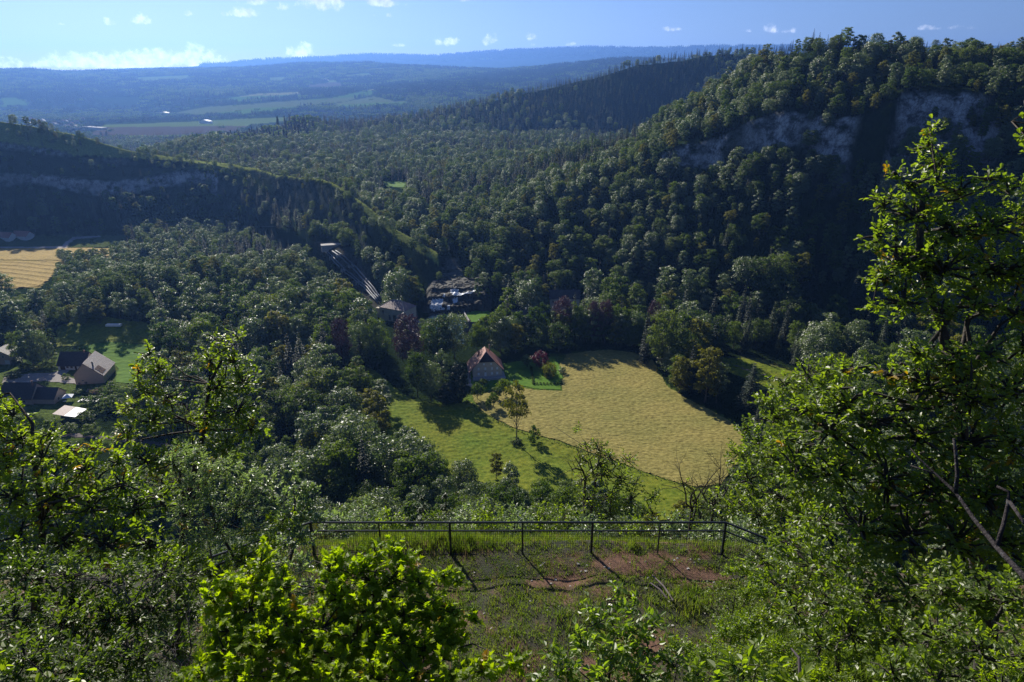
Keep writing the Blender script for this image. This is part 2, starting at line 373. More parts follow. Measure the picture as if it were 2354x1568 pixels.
# ------------------------------------------------------------------ trees
def rand_unit(rs, n):
    v = rs.normal(size=(n, 3)); return v / np.linalg.norm(v, axis=1)[:, None]
def quads(P, Nn, size, rs, aspect=.7, curl=.25):
    """leaf clump quads (bent at the middle) at P facing Nn"""
    n = len(P); a = rand_unit(rs, n); U = np.cross(Nn, a); U /= np.linalg.norm(U, axis=1)[:, None] + 1e-9; W = np.cross(Nn, U)
    s = (np.asarray(size) * np.ones(n))[:, None]
    c0 = P - U * s - W * s * aspect * .6; c1 = P + U * s * .2 - W * s * aspect; c2 = P + U * s; c3 = P - U * s * .1 + W * s * aspect
    c2 = c2 - Nn * s * curl
    V = np.stack([c0, c1, c2, c3], 1).reshape(-1, 3)
    return V, np.arange(4 * n).reshape(n, 4)
def leafy_crown(seed, h, w, nl, size, base=.22, top=1.0, nlob=26, shape=0.75, spread=.5, droop=0.0):
    """a crown of leaf clumps; h total height, w crown width"""
    rs = np.random.RandomState(seed)
    V = []; Fa = []; off = 0
    z0 = h * base
    lob = []
    for i in range(nlob):
        t = (i + rs.rand()) / nlob                       # height in crown
        k_ = .40 / shape ** .5
        R = w / 2 * math.sqrt(max(.02, 1 - abs((t * .95 - k_) / (1 - k_ if t > k_ else k_ + .15)) ** 2.3))
        q = i * 2.399 + rs.rand() * .6
        rr = R * (.35 + .55 * rs.rand() ** .5)
        lr = w * (.15 + .11 * rs.rand()) * (1.05 - .25 * t)
        lob.append((rr * math.cos(q), rr * math.sin(q), z0 + (h - z0 - lr * .8) * t + lr * .2, lr))
    lob.append((0, 0, h - w * .16, w * .17))
    A = np.array([l[3] ** 2 for l in lob]); A /= A.sum()
    for l, a in zip(lob, A):
        n = max(6, int(nl * a)); d = rand_unit(rs, n); d[:, 2] = np.where(d[:, 2] < -.25, -d[:, 2] * .6, d[:, 2])
        rad = l[3] * (1 - .35 * rs.rand(n) ** 2.2) * (1 + .18 * rs.normal(size=n))
        P = np.array(l[:3]) + d * rad[:, None] * np.array([1, 1, .82])
        Nn = d + rand_unit(rs, n) * spread + np.array([0, 0, .25]); Nn /= np.linalg.norm(Nn, axis=1)[:, None]
        if droop: P[:, 2] -= droop * rs.rand(n) * l[3]
        v, f = quads(P, Nn, size * (.7 + .7 * rs.rand(n)), rs)
        V.append(v); Fa.append(f + off); off += len(v)
    return np.concatenate(V), np.concatenate(Fa), lob
def conifer_crown(seed, h, w, nl, size, base=.08):
    rs = np.random.RandomState(seed); V = []; Fa = []; off = 0
    z = h * base; P = []; Nn = []
    tiers = int(h / 1.15)
    for k in range(tiers):
        t = (k + .5) / tiers; zc = h * base + (h * (1 - base)) * t; R = w / 2 * (1 - t) ** .85 + .12
        nb = int(7 + 5 * (1 - t)); ph = rs.rand() * 6
        for b in range(nb):
            q = ph + b * 2 * math.pi / nb + rs.normal() * .12; L_ = R * (.78 + .34 * rs.rand())
            m = max(3, int(nl * (R ** 1.3) / (tiers * nb * (w / 2) ** 1.3) * 2.0))
            s = rs.rand(m) ** .7
            x = s * L_; dz = -.32 * x + .12 * (s ** 3) * L_
            wd = rs.normal(size=m) * .16 * (1.1 - s) * L_
            P.append(np.stack([math.cos(q) * x - math.sin(q) * wd, math.sin(q) * x + math.cos(q) * wd, zc + dz + rs.normal(size=m) * .1], 1))
            nn = np.stack([math.cos(q) * .35 * np.ones(m), math.sin(q) * .35 * np.ones(m), np.ones(m)], 1) + rand_unit(rs, m) * .5
            Nn.append(nn / np.linalg.norm(nn, axis=1)[:, None])
    P = np.concatenate(P); Nn = np.concatenate(Nn)
    v, f = quads(P, Nn, size * (.6 + .7 * rs.rand(len(P))), rs, .5, .3)
    return v, f, None
def trunk_mesh(name, h, r, lob=None, seed=0, base_mat='bark', limbs=9, upto=.8):
    rs = random.Random(seed); mb = MB()
    bend = (rs.uniform(-.03, .03) * h, rs.uniform(-.03, .03) * h)
    pts = []
    for i in range(7):
        t = i / 6; pts.append((bend[0] * math.sin(t * 3), bend[1] * math.sin(t * 2.5), -0.6 + (h * upto + .6) * t))
    mb.tube(pts, [r * (1.35 if i == 0 else 1 - .8 * i / 6) for i in range(7)], 7)
    if lob:
        for l in sorted(lob, key=lambda q: q[2])[::max(1, len(lob) // limbs)]:
            k = max(0.18, min(.85, l[2] / h * .62)); i = k * 6; a = Vector(pts[int(i)]).lerp(Vector(pts[min(6, int(i) + 1)]), i % 1)
            e = Vector(l[:3]); m = a.lerp(e, .5) + Vector((0, 0, -.04 * h))
            mb.tube([a, m, e], [r * (.45 - .3 * k), r * .22, r * .06], 5)
    me = bpy.data.meshes.new(name); me.from_pydata(mb.v, [], mb.f); me.materials.append(MATS[base_mat]); me.update()
    return me
class Proto: pass
def proto(name, kind, mat, crown, h, r, seed, bark='bark', limbs=9, upto=.8):
    p = Proto(); p.name = name; p.kind = kind; p.h = h
    v, f, lob = crown
    p.crown = np_mesh(name + '_crown', v, f, MATS[mat]); p.trunk = trunk_mesh(name + '_trunk', h, r, lob, seed, bark, limbs, upto)
    return p
LEAFY = []; CONI = []
for i in range(9):
    w = [13, 11, 15, 10, 12.5, 9, 14, 7, 9.5][i]; h = [19, 20, 18, 21, 17, 19, 20, 21, 22][i]
    mt = ['leaf_grey', 'leaf_green', 'leaf_grey', 'leaf_silver', 'leaf_green', 'leaf_yellow', 'leaf_silver', 'leaf_green', 'leaf_silver'][i]
    LEAFY.append(proto('leafy%d' % i, 'leafy', mt, leafy_crown(11 + i, h, w, [4200,4000,4600,3600,4200,3600,4600,3000,2700][i], .34, base=[.2,.16,.2,.14,.22,.15,.18,.10,.30][i], nlob=[26,30,34,22,18,24,44,30,19][i], shape=[.75,.9,.7,1.0,.6,1.05,.75,1.1,.8][i], spread=[.5,.6,.5,.6,.5,.6,.5,.6,.8][i]), h, .32, i))
for i in range(3):
    h = [22, 19, 24][i]; w = [6.5, 6.0, 7.5][i]
    CONI.append(proto('spruce%d' % i, 'spruce', 'leaf_spruce', conifer_crown(40 + i, h, w, 2200, .34), h, .24, i, 'bark_dark', upto=.95))
LARCH = proto('larch', 'larch', 'leaf_larch', conifer_crown(50, 21, 7, 1500, .36, .2), 21, .22, 3, 'bark_dark', upto=.95)
COPPER = proto('copper', 'copper', 'leaf_purple', leafy_crown(70, 21, 17, 6500, .33, base=.12, nlob=50, shape=.8), 21, .45, 3, 'bark_dark')
SHRUB = [proto('shrub%d' % i, 'shrub', ['leaf_green', 'leaf_grey', 'leaf_yellow', 'leaf_silver'][i], leafy_crown(80 + i, 4, 4.2, 1100, .17, base=.02, nlob=14), 4, .08, i) for i in range(4)]

# ------------------------------------------------------------------ where woods are kept open (picture outlines of what stays visible)
OPEN = {
 'meadow': [(895,885),(960,925),(1030,925),(1080,905),(1160,870),(1165,835),(1270,815),(1390,806),(1500,828),(1530,880),(1580,920),(1650,950),(1700,982),(1700,1040),(1650,1120),(1580,1115),(1540,1185),(1440,1110),(1260,1092),(1140,1062),(1050,1035),(970,985),(915,985),(895,930)],
 'farmhouse': [(1068,790),(1162,790),(1172,880),(1070,880)],
 'station': [(850,685),(965,690),(965,738),(880,742),(850,716)],
 'falls': [(985,652),(1098,648),(1100,705),(1130,708),(1128,735),(1075,745),(985,728)],
 'pipes': [(722,556),(775,556),(832,615),(880,690),(862,712),(800,640),(745,585)],
 'hay': [(-60,562),(135,566),(130,600),(124,628),(90,662),(-60,662)],
 'yard': [(-60,540),(300,542),(240,568),(-60,568)],
 'shade_meadow': [(130,752),(350,748),(345,800),(300,870),(270,870),(200,800),(130,795)],
 'hamlet': [(-30,800),(60,800),(60,850),(130,812),(280,812),(300,890),(270,900),(290,925),(200,965),(120,970),(10,930),(-30,930)],
 'road': [(100,995),(250,995),(420,1020),(400,1040),(240,1018),(100,1015)],
 'right_road': [(1655,822),(1750,825),(1840,862),(1835,888),(1740,865),(1660,840)],
 'garden_house': [(1172,716),(1262,716),(1262,745),(1200,748)],
 'grey_house': [(1262,678),(1338,678),(1338,700),(1262,712)],
 'cliff': [(1555,348),(1650,325),(1728,292),(1800,262),(1850,272),(1862,290),(1728,318),(1660,362),(1560,366)],
 'cliff_face': [(1915,290),(2000,275),(2055,235),(2140,212),(2225,210),(2220,224),(2150,234),(2084,252),(2066,355),(2000,358),(1930,340)],
 'rock_gorge': [(1018,600),(1050,592),(1068,640),(1015,645)],
 'beech': [(908,726),(976,726),(980,832),(905,832)],
 'beech_narrow': [(766,736),(812,736),(815,822),(764,822)],
 'clump': [(850,852),(900,800),(1075,795),(1075,925),(900,930)],
 'clearing': [(880,417),(935,420),(930,434),(885,428)],
}
OPENP = {k: np.array(v, float) for k, v in OPEN.items()}
def inside(px, py, poly):
    c = np.zeros(np.shape(px), bool); n = len(poly); j = n - 1
    for i in range(n):
        xi, yi = poly[i]; xj, yj = poly[j]
        if yi != yj: c ^= ((yi > py) != (yj > py)) & (px < (xj - xi) * (py - yi) / (yj - yi) + xi)
        j = i
    return c
OPEN_MAX = {'beech': 362, 'beech_narrow': 378, 'clump': 345, 'farmhouse': 342, 'station': 432, 'garden_house': 425, 'grey_house': 450, 'falls': 500}
def blocked(x, y, z, h, w):
    """would a tree here stand in, or in front of, a place the photograph shows open"""
    X0, Y0, zc = project(x, y, z); X1, Y1, _ = project(x, y, z + h); hw = F * w / 2 / zc
    b = np.zeros(np.shape(x), bool)
    for k, poly in OPENP.items():
        for t in (0., .25, .5, .75, .98):
            for s in (-.6, 0., .6):
                sh = s * (1.0 if t < .8 else .4)
                b |= inside(X0 + (X1 - X0) * t + hw * sh, Y0 + (Y1 - Y0) * t, poly) & (np.hypot(x, y) < (np.interp(np.arctan2(x, y), R_RINGS[2][0], R_RINGS[2][1]) + 3 if k[:5] == 'cliff' else OPEN_MAX.get(k, 1e9)))
    return b
def seen(x, y, z, h, steps=60):
    """is the top of a tree here in sight over the land"""
    zt = z + h; ok = np.ones(np.shape(x), bool)
    for t in np.linspace(.12, .985, steps):
        ok &= (CAM[2] + (zt - CAM[2]) * t) > height(x * t, y * t) - 1.0
    return ok

RS = np.random.RandomState(3)
def scatter(r0, r1, th0, th1, spacing):
    """random points over a ring sector, thinned to about the spacing"""
    area = .5 * (r1 ** 2 - r0 ** 2) * (th1 - th0); n = int(area / spacing ** 2 * 1.6)
    r = np.sqrt(RS.rand(n) * (r1 ** 2 - r0 ** 2) + r0 ** 2); th = th0 + RS.rand(n) * (th1 - th0)
    x = r * np.sin(th); y = r * np.cos(th)
    key = np.floor(x / spacing).astype(np.int64) * 100003 + np.floor(y / spacing).astype(np.int64)
    _, i = np.unique(key, return_index=True)
    return x[i], y[i]
#@@PART2
# ------------------------------------------------------------------ the land
FIELDS = [np.array(p, float) for p in [
 [(216,302),(240,287),(420,281),(560,273),(660,270),(668,277),(580,287),(545,301),(440,314),(330,320),(210,310)],
 [(400,260),(470,246),(560,241),(640,234),(760,226),(862,204),(868,214),(800,232),(700,247),(560,262),(430,264)],
 [(310,179),(380,175),(440,173),(440,182),(380,187),(312,189)],
 [(620,178),(660,177),(652,190),(622,189)], [(705,196),(780,190),(792,205),(712,207)], [(750,184),(776,184),(772,194),(752,195)],
 [(590,216),(700,211),(690,222),(600,229),(500,238),(500,230)], [(770,238),(860,222),(905,232),(895,246),(800,250),(760,249)],
 [(0,225),(60,228),(70,240),(0,246)], [(790,172),(850,168),(855,176),(795,180)], [(880,236),(940,232),(945,242),(890,246)], [(840,158),(900,156),(905,161),(845,164)],
 [(250,168),(300,166),(300,171),(255,173)]]]
def build_land():
    r = np.concatenate([np.arange(1.5, 40, 1.0), np.geomspace(40, 440, 200)[:-1], np.arange(440, 960, 2.6), np.geomspace(960, 16000, 230)])
    th = np.concatenate([np.linspace(-math.pi, -.80, 40)[:-1], np.linspace(-.80, .80, 700), np.linspace(.80, math.pi, 40)[1:-1]])
    T, R = np.meshgrid(th, r); x = R * np.sin(T); y = R * np.cos(T)
    h = np.maximum(height(x, y), -3)
    nr, nt_ = R.shape
    V = np.stack([x, y, h], -1).reshape(-1, 3)
    V = np.concatenate([V, [[0, 0, float(height(0, 0))]]])
    i = np.arange(nr - 1)[:, None]; j = np.arange(nt_)[None, :]; j2 = (j + 1) % nt_
    Fq = np.stack([i * nt_ + j, i * nt_ + j2, (i + 1) * nt_ + j2, (i + 1) * nt_ + j], -1).reshape(-1, 4)[:, ::-1]
    c = len(V) - 1; jj = np.arange(nt_)
    Ft = np.stack([np.full(nt_, c), jj, (jj + 1) % nt_], -1)[:, ::-1]
    # ground colours
    gy = np.gradient(h, axis=0) / np.gradient(R, axis=0)
    gx = np.gradient(h, axis=1) / (R * np.gradient(T, axis=1))
    slope = np.hypot(gx, gy)
    X, Y, zc = project(x, y, h)
    col = np.zeros((nr, nt_, 4)); col[..., 3] = 0
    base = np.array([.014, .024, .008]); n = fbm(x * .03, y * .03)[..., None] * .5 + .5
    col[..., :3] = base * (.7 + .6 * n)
    grass = np.array([.085, .125, .022])
    def paint(mask, c): col[mask, :3] = np.array(c) * (.8 + .4 * n[mask])
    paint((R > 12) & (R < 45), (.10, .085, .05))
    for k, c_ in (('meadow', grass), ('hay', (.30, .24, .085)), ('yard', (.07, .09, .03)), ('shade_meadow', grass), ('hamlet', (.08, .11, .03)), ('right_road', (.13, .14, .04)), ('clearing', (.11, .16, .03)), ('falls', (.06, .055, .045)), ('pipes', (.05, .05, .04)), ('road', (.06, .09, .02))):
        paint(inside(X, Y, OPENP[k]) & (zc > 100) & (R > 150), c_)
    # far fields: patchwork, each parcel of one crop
    cell = np.floor(x / 230 + .5 * np.sin(y / 900)).astype(int) * 7 + np.floor(y / 420 + .2 * np.sin(x / 300)).astype(int) * 13
    pal = np.array([(.065,.12,.022), (.09,.13,.03), (.07,.055,.04), (.10,.16,.022), (.14,.145,.05), (.055,.11,.022), (.08,.105,.035)])
    far = (R > 1250) & (R < 8500) & (slope < .5)
    m = np.zeros_like(far)
    for p in FIELDS: m |= inside(X, Y, p)
    m &= far
    col[m, :3] = pal[(cell[m]) % 7]
    # grassy crest of the left spur
    rc = [np.interp(T, a, b) for a, b, _ in (L_RINGS[4], L_RINGS[5])]
    crest = (R > np.where(X > 540, rc[1] - 9, rc[0] + 1)) & (R < rc[1] + np.where(X > 540, 8, 30)) & (X < 1015) & (R < 990) & (h > 22) & (slope < 1.2)
    paint(crest, (.17, .20, .045))
    def band(rg, i, j, pad=4):
        a = np.interp(T, rg[i][0], rg[i][1]); b = np.interp(T, rg[j][0], rg[j][1]); return (R > a - pad - 14) & (R < b + pad + 14)
    ridx = np.clip((slope - 1.1) / .6, 0, 1)
    rock = ridx * (band(L_RINGS, 1, 2) | band(L_RINGS, 3, 4)) * (X < 500) * (.55 + .45 * (X > 60))
    rock = np.maximum(rock, ridx * .12 * band(L_RINGS, 1, 4) * (X >= 500) * (X < 860))
    rock = np.maximum(rock, ridx * np.clip(1.0 + 2.2 * fbm(x * .035, y * .035, 3), 0, 1) * band(R_RINGS, 1, 2) * (X > 1520) * (X < 2300))
    rock = np.maximum(rock, inside(X, Y, OPENP['rock_gorge']) * .3 * (R > 440) * (R < 620))
    rock *= np.where((R < 1100), 1, 0)
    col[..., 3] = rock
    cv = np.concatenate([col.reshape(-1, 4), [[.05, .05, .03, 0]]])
    m, N, L, out = new_mat('land')
    p = N.new('ShaderNodeBsdfPrincipled'); p.inputs['Roughness'].default_value = 1.0; p.inputs['Specular IOR Level'].default_value = 0.0
    at_ = N.new('ShaderNodeAttribute'); at_.attribute_name = 'land'
    geo = N.new('ShaderNodeNewGeometry')
    n1 = noise(N, L, .6, 6, vec=geo.outputs['Position'])
    r1 = ramp(N, L, n1.outputs['Fac'], [(.3, (.6,.6,.6)), (.7, (1.35,1.35,1.35))])
    mu = N.new('ShaderNodeMix'); mu.data_type = 'RGBA'; mu.blend_type = 'MULTIPLY'; mu.inputs['Factor'].default_value = 1
    L.new(at_.outputs['Color'], mu.inputs[6]); L.new(r1.outputs[0], mu.inputs[7])
    # limestone: streaked and ledged
    mp = N.new('ShaderNodeMapping'); mp.inputs['Scale'].default_value = (.13, .13, .16); L.new(geo.outputs['Position'], mp.inputs['Vector'])
    n2 = noise(N, L, 1.0, 8, .65, vec=mp.outputs[0])
    r2 = ramp(N, L, n2.outputs['Fac'], [(.36, (.03,.045,.025)), (.43, (.15,.15,.15)), (.52, (.38,.375,.365)), (.72, (.58,.57,.55))])
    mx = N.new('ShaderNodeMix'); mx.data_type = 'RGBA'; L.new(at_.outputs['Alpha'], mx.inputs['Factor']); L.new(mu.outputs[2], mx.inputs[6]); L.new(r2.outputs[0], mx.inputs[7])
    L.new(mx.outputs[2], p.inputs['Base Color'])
    b = N.new('ShaderNodeBump'); b.inputs['Strength'].default_value = .9; b.inputs['Distance'].default_value = 1.2; vo = N.new('ShaderNodeTexVoronoi'); vo.feature = 'DISTANCE_TO_EDGE'; vo.inputs['Scale'].default_value = .16
    mp2 = N.new('ShaderNodeMapping'); mp2.inputs['Scale'].default_value = (2.2, 2.2, .35); L.new(geo.outputs['Position'], mp2.inputs['Vector'])
    nw = noise(N, L, .12, 4, vec=geo.outputs['Position']); va = N.new('ShaderNodeVectorMath'); va.operation = 'MULTIPLY_ADD'; L.new(nw.outputs['Color'], va.inputs[0]); va.inputs[1].default_value = (26, 26, 26); L.new(mp2.outputs[0], va.inputs[2]); L.new(va.outputs[0], vo.inputs['Vector'])
    cr = ramp(N, L, vo.outputs['Distance'], [(.0, (.55,.55,.55)), (.16, (1,1,1))]); cm = N.new('ShaderNodeMix'); cm.data_type = 'RGBA'; cm.blend_type = 'MULTIPLY'; cm.inputs['Factor'].default_value = 1
    L.new(r2.outputs[0], cm.inputs[6]); L.new(cr.outputs[0], cm.inputs[7]); L.new(cm.outputs[2], mx.inputs[7])
    hs = N.new('ShaderNodeMath'); hs.operation = 'MULTIPLY_ADD'; L.new(cr.outputs[0], hs.inputs[0]); hs.inputs[1].default_value = .35; L.new(n2.outputs['Fac'], hs.inputs[2])
    L.new(hs.outputs[0], b.inputs['Height']); L.new(b.outputs[0], p.inputs['Normal'])
    L.new(p.outputs[0], out.inputs['Surface'])
    me = np_mesh('terrain', V, [Fq, Ft], m, smooth=True, colors={'land': cv})
    tag(link('terrain', me), kind='structure')
build_land()

# haze of the valley air
def build_haze():
    mb = MB(); mb.box(-13900, 13900, -13900, 13900, -12, 800)
    m, N, L, out = new_mat('haze')
    v = N.new('ShaderNodeVolumePrincipled'); v.inputs['Density'].default_value = HAZE_D; v.inputs['Color'].default_value = HAZE_C; v.inputs['Anisotropy'].default_value = HAZE_G
    L.new(v.outputs[0], out.inputs['Volume'])
    tag(mb.build('haze', m), 'pale blue morning haze filling the valley air', 'haze', kind='stuff')
HAZE_D = 7.2e-5; HAZE_C = (.18, .40, 1.0, 1); HAZE_G = .5
build_haze()

# ------------------------------------------------------------------ woods
TREES = []      # (x, y, z, rot, scale, proto, D-size)
def pick(rs, kind_w):
    return
def place_mass(x, y, hscale, con_frac, seed, smin=.75, smax=1.15, use_block=True):
    rs = np.random.RandomState(seed); z = height(x, y)
    n = len(x)
    cn = fbm(x * .009 + 3, y * .009, 3) + rs.normal(size=n) * .25
    con = cn < con_frac - np.where((np.hypot(x, y) < 900) & (z > 110), .5, 0)
    li = rs.randint(0, len(LEAFY), n); ci = rs.randint(0, len(CONI) + 1, n)
    sc = (smin + (smax - smin) * rs.rand(n)) * hscale * np.where(con, 1.02, 1.0)
    hh = 20 * sc; ww = np.where(con, 6, 11) * sc
    X, Y, zc = project(x, y, z)
    ok = seen(x, y, z, hh)
    if use_block: ok &= ~blocked(x, y, z, hh, ww)
    for i in np.nonzero(ok)[0]:
        TREES.append((x[i], y[i], z[i] - .3, rs.rand() * 6.28, sc[i], ('c', ci[i]) if con[i] else ('l', li[i]), hh[i] / max(zc[i], 1)))
def build_points():
    # valley sides and floor
    x, y = scatter(70, 450, -.74, .74, 8.8)
    r = np.hypot(x, y); k = (r > 200); place_mass(x[k], y[k], 1.18, -.24, 1, .55, 1.25)
    k = (r <= 200) & ((r > 105) | (np.abs(x) > 30)); place_mass(x[k], y[k], .8, -.6, 11, .6, 1.15)
    x, y = scatter(450, 1180, -.74, .74, 6.4)
    h = height(x, y); r = np.hypot(x, y); th = np.arctan2(x, y)
    r4 = np.interp(th, L_RINGS[4][0], L_RINGS[4][1]); r5 = np.interp(th, L_RINGS[5][0], L_RINGS[5][1])
    e = 4.0
    sl = np.hypot(height(x + e, y) - h, height(x, y + e) - h) / e
    onL = (th < KT_SPUR) & (r > np.where(th > KT_560, r5 - 18, r4)) & (r < r5 + np.where(th > KT_560, 14, 40))
    k = ~((sl > 2.6) & (th < KT_560)) & ~(onL & (np.random.RandomState(5).rand(len(x)) > np.where(th > KT_560, .3, .55)))
    onL &= k
    r1 = np.interp(th, L_RINGS[1][0], L_RINGS[1][1])
    cl = k & ~onL & (((th < KT_560) & (r > r1 - 14) & (r <= r4)) | ((th >= KT_560) & (th < KT_SPUR) & (r > r5 - 44) & (r < r5)))
    cl2 = cl & (np.random.RandomState(6).rand(len(x)) < .6)
    a = onL; b = k & ~onL & ~cl
    place_mass(x[cl2], y[cl2], .40, -.5, 7, .4, 1.2)
    place_mass(x[a], y[a], .36, -.4, 2, .4, 1.7)
    place_mass(x[b], y[b], .64, -.30, 3, .5, 1.35)
    x, y = scatter(1180, 2150, -.60, .74, 8.0)
    f_ = np.hypot(x, y) > 1290; place_mass(x[~f_], y[~f_], .70, -.05, 4, .6, 1.25, use_block=False); place_mass(x[f_], y[f_], .72, .20, 14, .6, 1.2, use_block=False)
_a, _b, _c = ray(1010., 600.); KT_SPUR = math.atan2(_a, _b)
_a, _b, _c = ray(560., 400.); KT_560 = math.atan2(_a, _b)
build_points()
print('trees', len(TREES))

def gn_scatter(name, protos, P, rot, scl, idx, label, cat):
    """one uncountable mass: many copies of a few trees on the points of one mesh"""
    me = bpy.data.meshes.new(name); me.vertices.add(len(P)); me.vertices.foreach_set('co', np.asarray(P, np.float32).ravel())
    for nm, ty, arr in (('rot', 'FLOAT', rot), ('scl', 'FLOAT', scl), ('idx', 'INT', idx)):
        a = me.attributes.new(nm, ty, 'POINT'); a.data.foreach_set('value', np.asarray(arr, np.int32 if ty == 'INT' else np.float32))
    o = link(name, me); tag(o, label, cat, kind='stuff')
    coll = bpy.data.collections.new(name + '_kinds')
    for i, pm in enumerate(protos):
        q = bpy.data.objects.new('%02d_kind' % i, pm); coll.objects.link(q)
    ng = bpy.data.node_groups.new(name + '_growth', 'GeometryNodeTree')
    ng.interface.new_socket('Geometry', in_out='INPUT', socket_type='NodeSocketGeometry'); ng.interface.new_socket('Geometry', in_out='OUTPUT', socket_type='NodeSocketGeometry')
    N, L = ng.nodes, ng.links
    gi = N.new('NodeGroupInput'); go = N.new('NodeGroupOutput')
    ip = N.new('GeometryNodeInstanceOnPoints'); ci = N.new('GeometryNodeCollectionInfo'); ci.inputs['Collection'].default_value = coll
    ci.inputs['Separate Children'].default_value = True; ci.inputs['Reset Children'].default_value = True
    def attr(nm, ty):
        n = N.new('GeometryNodeInputNamedAttribute'); n.data_type = ty; n.inputs['Name'].default_value = nm; return n.outputs['Attribute']
    cx = N.new('ShaderNodeCombineXYZ'); L.new(attr('rot', 'FLOAT'), cx.inputs['Z'])
    sx = N.new('ShaderNodeCombineXYZ'); sa = attr('scl', 'FLOAT')
    for k in 'XYZ': L.new(sa, sx.inputs[k])
    L.new(gi.outputs[0], ip.inputs['Points']); L.new(ci.outputs[0], ip.inputs['Instance']); ip.inputs['Pick Instance'].default_value = True
    L.new(attr('idx', 'INT'), ip.inputs['Instance Index']); L.new(cx.outputs[0], ip.inputs['Rotation']); L.new(sx.outputs[0], ip.inputs['Scale'])
    L.new(ip.outputs[0], go.inputs[0])
    md = o.modifiers.new('growth', 'NODES'); md.node_group = ng
    return o
def joined(p):
    """crown and trunk of a kind as one mesh, for the masses"""
    def arr(me):
        v = np.empty(len(me.vertices) * 3, np.float32); me.vertices.foreach_get('co', v); return v.reshape(-1, 3)
    v0, v1 = arr(p.crown), arr(p.trunk)
    me = p.crown.copy(); me.materials.append(p.trunk.materials[0])
    f0 = np.array([q.vertices[:] for q in p.crown.polygons]); 
    f4 = np.array([q.vertices[:] for q in p.trunk.polygons if len(q.vertices) == 4])
    return np_mesh(p.name + '_whole', np.concatenate([v0, v1]), [f0, f4 + len(v0)], [p.crown.materials[0], p.trunk.materials[0]], midx=np.r_[np.zeros(len(f0)), np.ones(len(f4))])
WHOLE = [joined(p) for p in LEAFY + CONI + [LARCH]]
def proto_index(t): return t[1] if t[0] == 'l' else len(LEAFY) + t[1]

def far_patch(seed, con):
    rs = np.random.RandomState(seed); V = []; Fa = []; off = 0
    for i in range(14):
        x, y = rs.uniform(-24, 24, 2); s = rs.uniform(.75, 1.2)
        if con: v, f, _ = conifer_crown(seed * 20 + i, 19 * s, 6 * s, 110, 1.1)
        else: v, f, _ = leafy_crown(seed * 20 + i, 15 * s, 13 * s, 190, 1.25, base=.05, nlob=7)
        V.append(v + np.array([x, y, -1.0])); Fa.append(f + off); off += len(v)
    return np_mesh('far_patch', np.concatenate(V), np.concatenate(Fa), MATS['leaf_spruce' if con else ['leaf_green', 'leaf_grey'][seed % 2]])
def build_far():
    pr = [far_patch(1, False), far_patch(2, False), far_patch(3, True), far_patch(4, False)]
    x1, y1 = scatter(2100, 8000, -.72, .62, 40); x2, y2 = scatter(11800, 13200, -.40, .50, 75)
    x0, y0 = scatter(1150, 2100, -.72, -.28, 42)
    x = np.r_[x0, x1, x2]; y = np.r_[y0, y1, y2]; z = height(x, y); r = np.hypot(x, y)
    rs = np.random.RandomState(9); X, Y, _ = project(x, y, z)
    ok = seen(x, y, z, np.where(r > 9000, 40, 16), 70)
    for p in FIELDS: ok &= ~(inside(X, Y, p) | inside(X, Y + 2, p))
    # hedged farmland: open gaps on the plain and on the lower slopes
    op = fbm(x * .0022, y * .0035, 3)
    ok &= ~((op > .30) & (r < 7000) & (X < 1000) & (z < 60))
    i = np.nonzero(ok)[0]; sc = rs.uniform(.8, 1.25, len(x)) * np.where(r > 9000, 1.9, np.where(z < 30, .55, 1.0))
    idx = np.where(fbm(x * .0015, y * .0015, 2) + rs.normal(size=len(x)) * .3 + np.where(r > 9000, -.8, 0) < -.1, 2, np.array([0, 1, 3])[rs.randint(0, 3, len(x))])
    gn_scatter('distant_forest', pr, np.stack([x, y, z], 1)[i], rs.rand(len(x))[i] * 6.28, sc[i], idx[i], 'hazy blue-green woods and hedges covering the far hills', 'forest')
    # lines of hedge and single trees among the fields, small
    x, y = scatter(1250, 6500, -.66, -.02, 60); z = height(x, y); X, Y, _ = project(x, y, z); m = np.zeros(len(x), bool)
    for p in FIELDS: m |= inside(X, Y, p)
    op = np.abs(fbm(x * .0016 + 7, y * .006 + 2, 2)) < .045
    k = np.nonzero(m & op & seen(x, y, z, 10))[0]
    print('hedges', len(k), 'far', len(i))
    if len(k): gn_scatter('field_hedges', pr, np.stack([x, y, z], 1)[k], rs.rand(len(k)) * 6.28, np.full(len(k), .45), rs.randint(0, 2, len(k)), 'dark hedges and scattered trees between the fields of the far plain', 'hedges')
build_far()
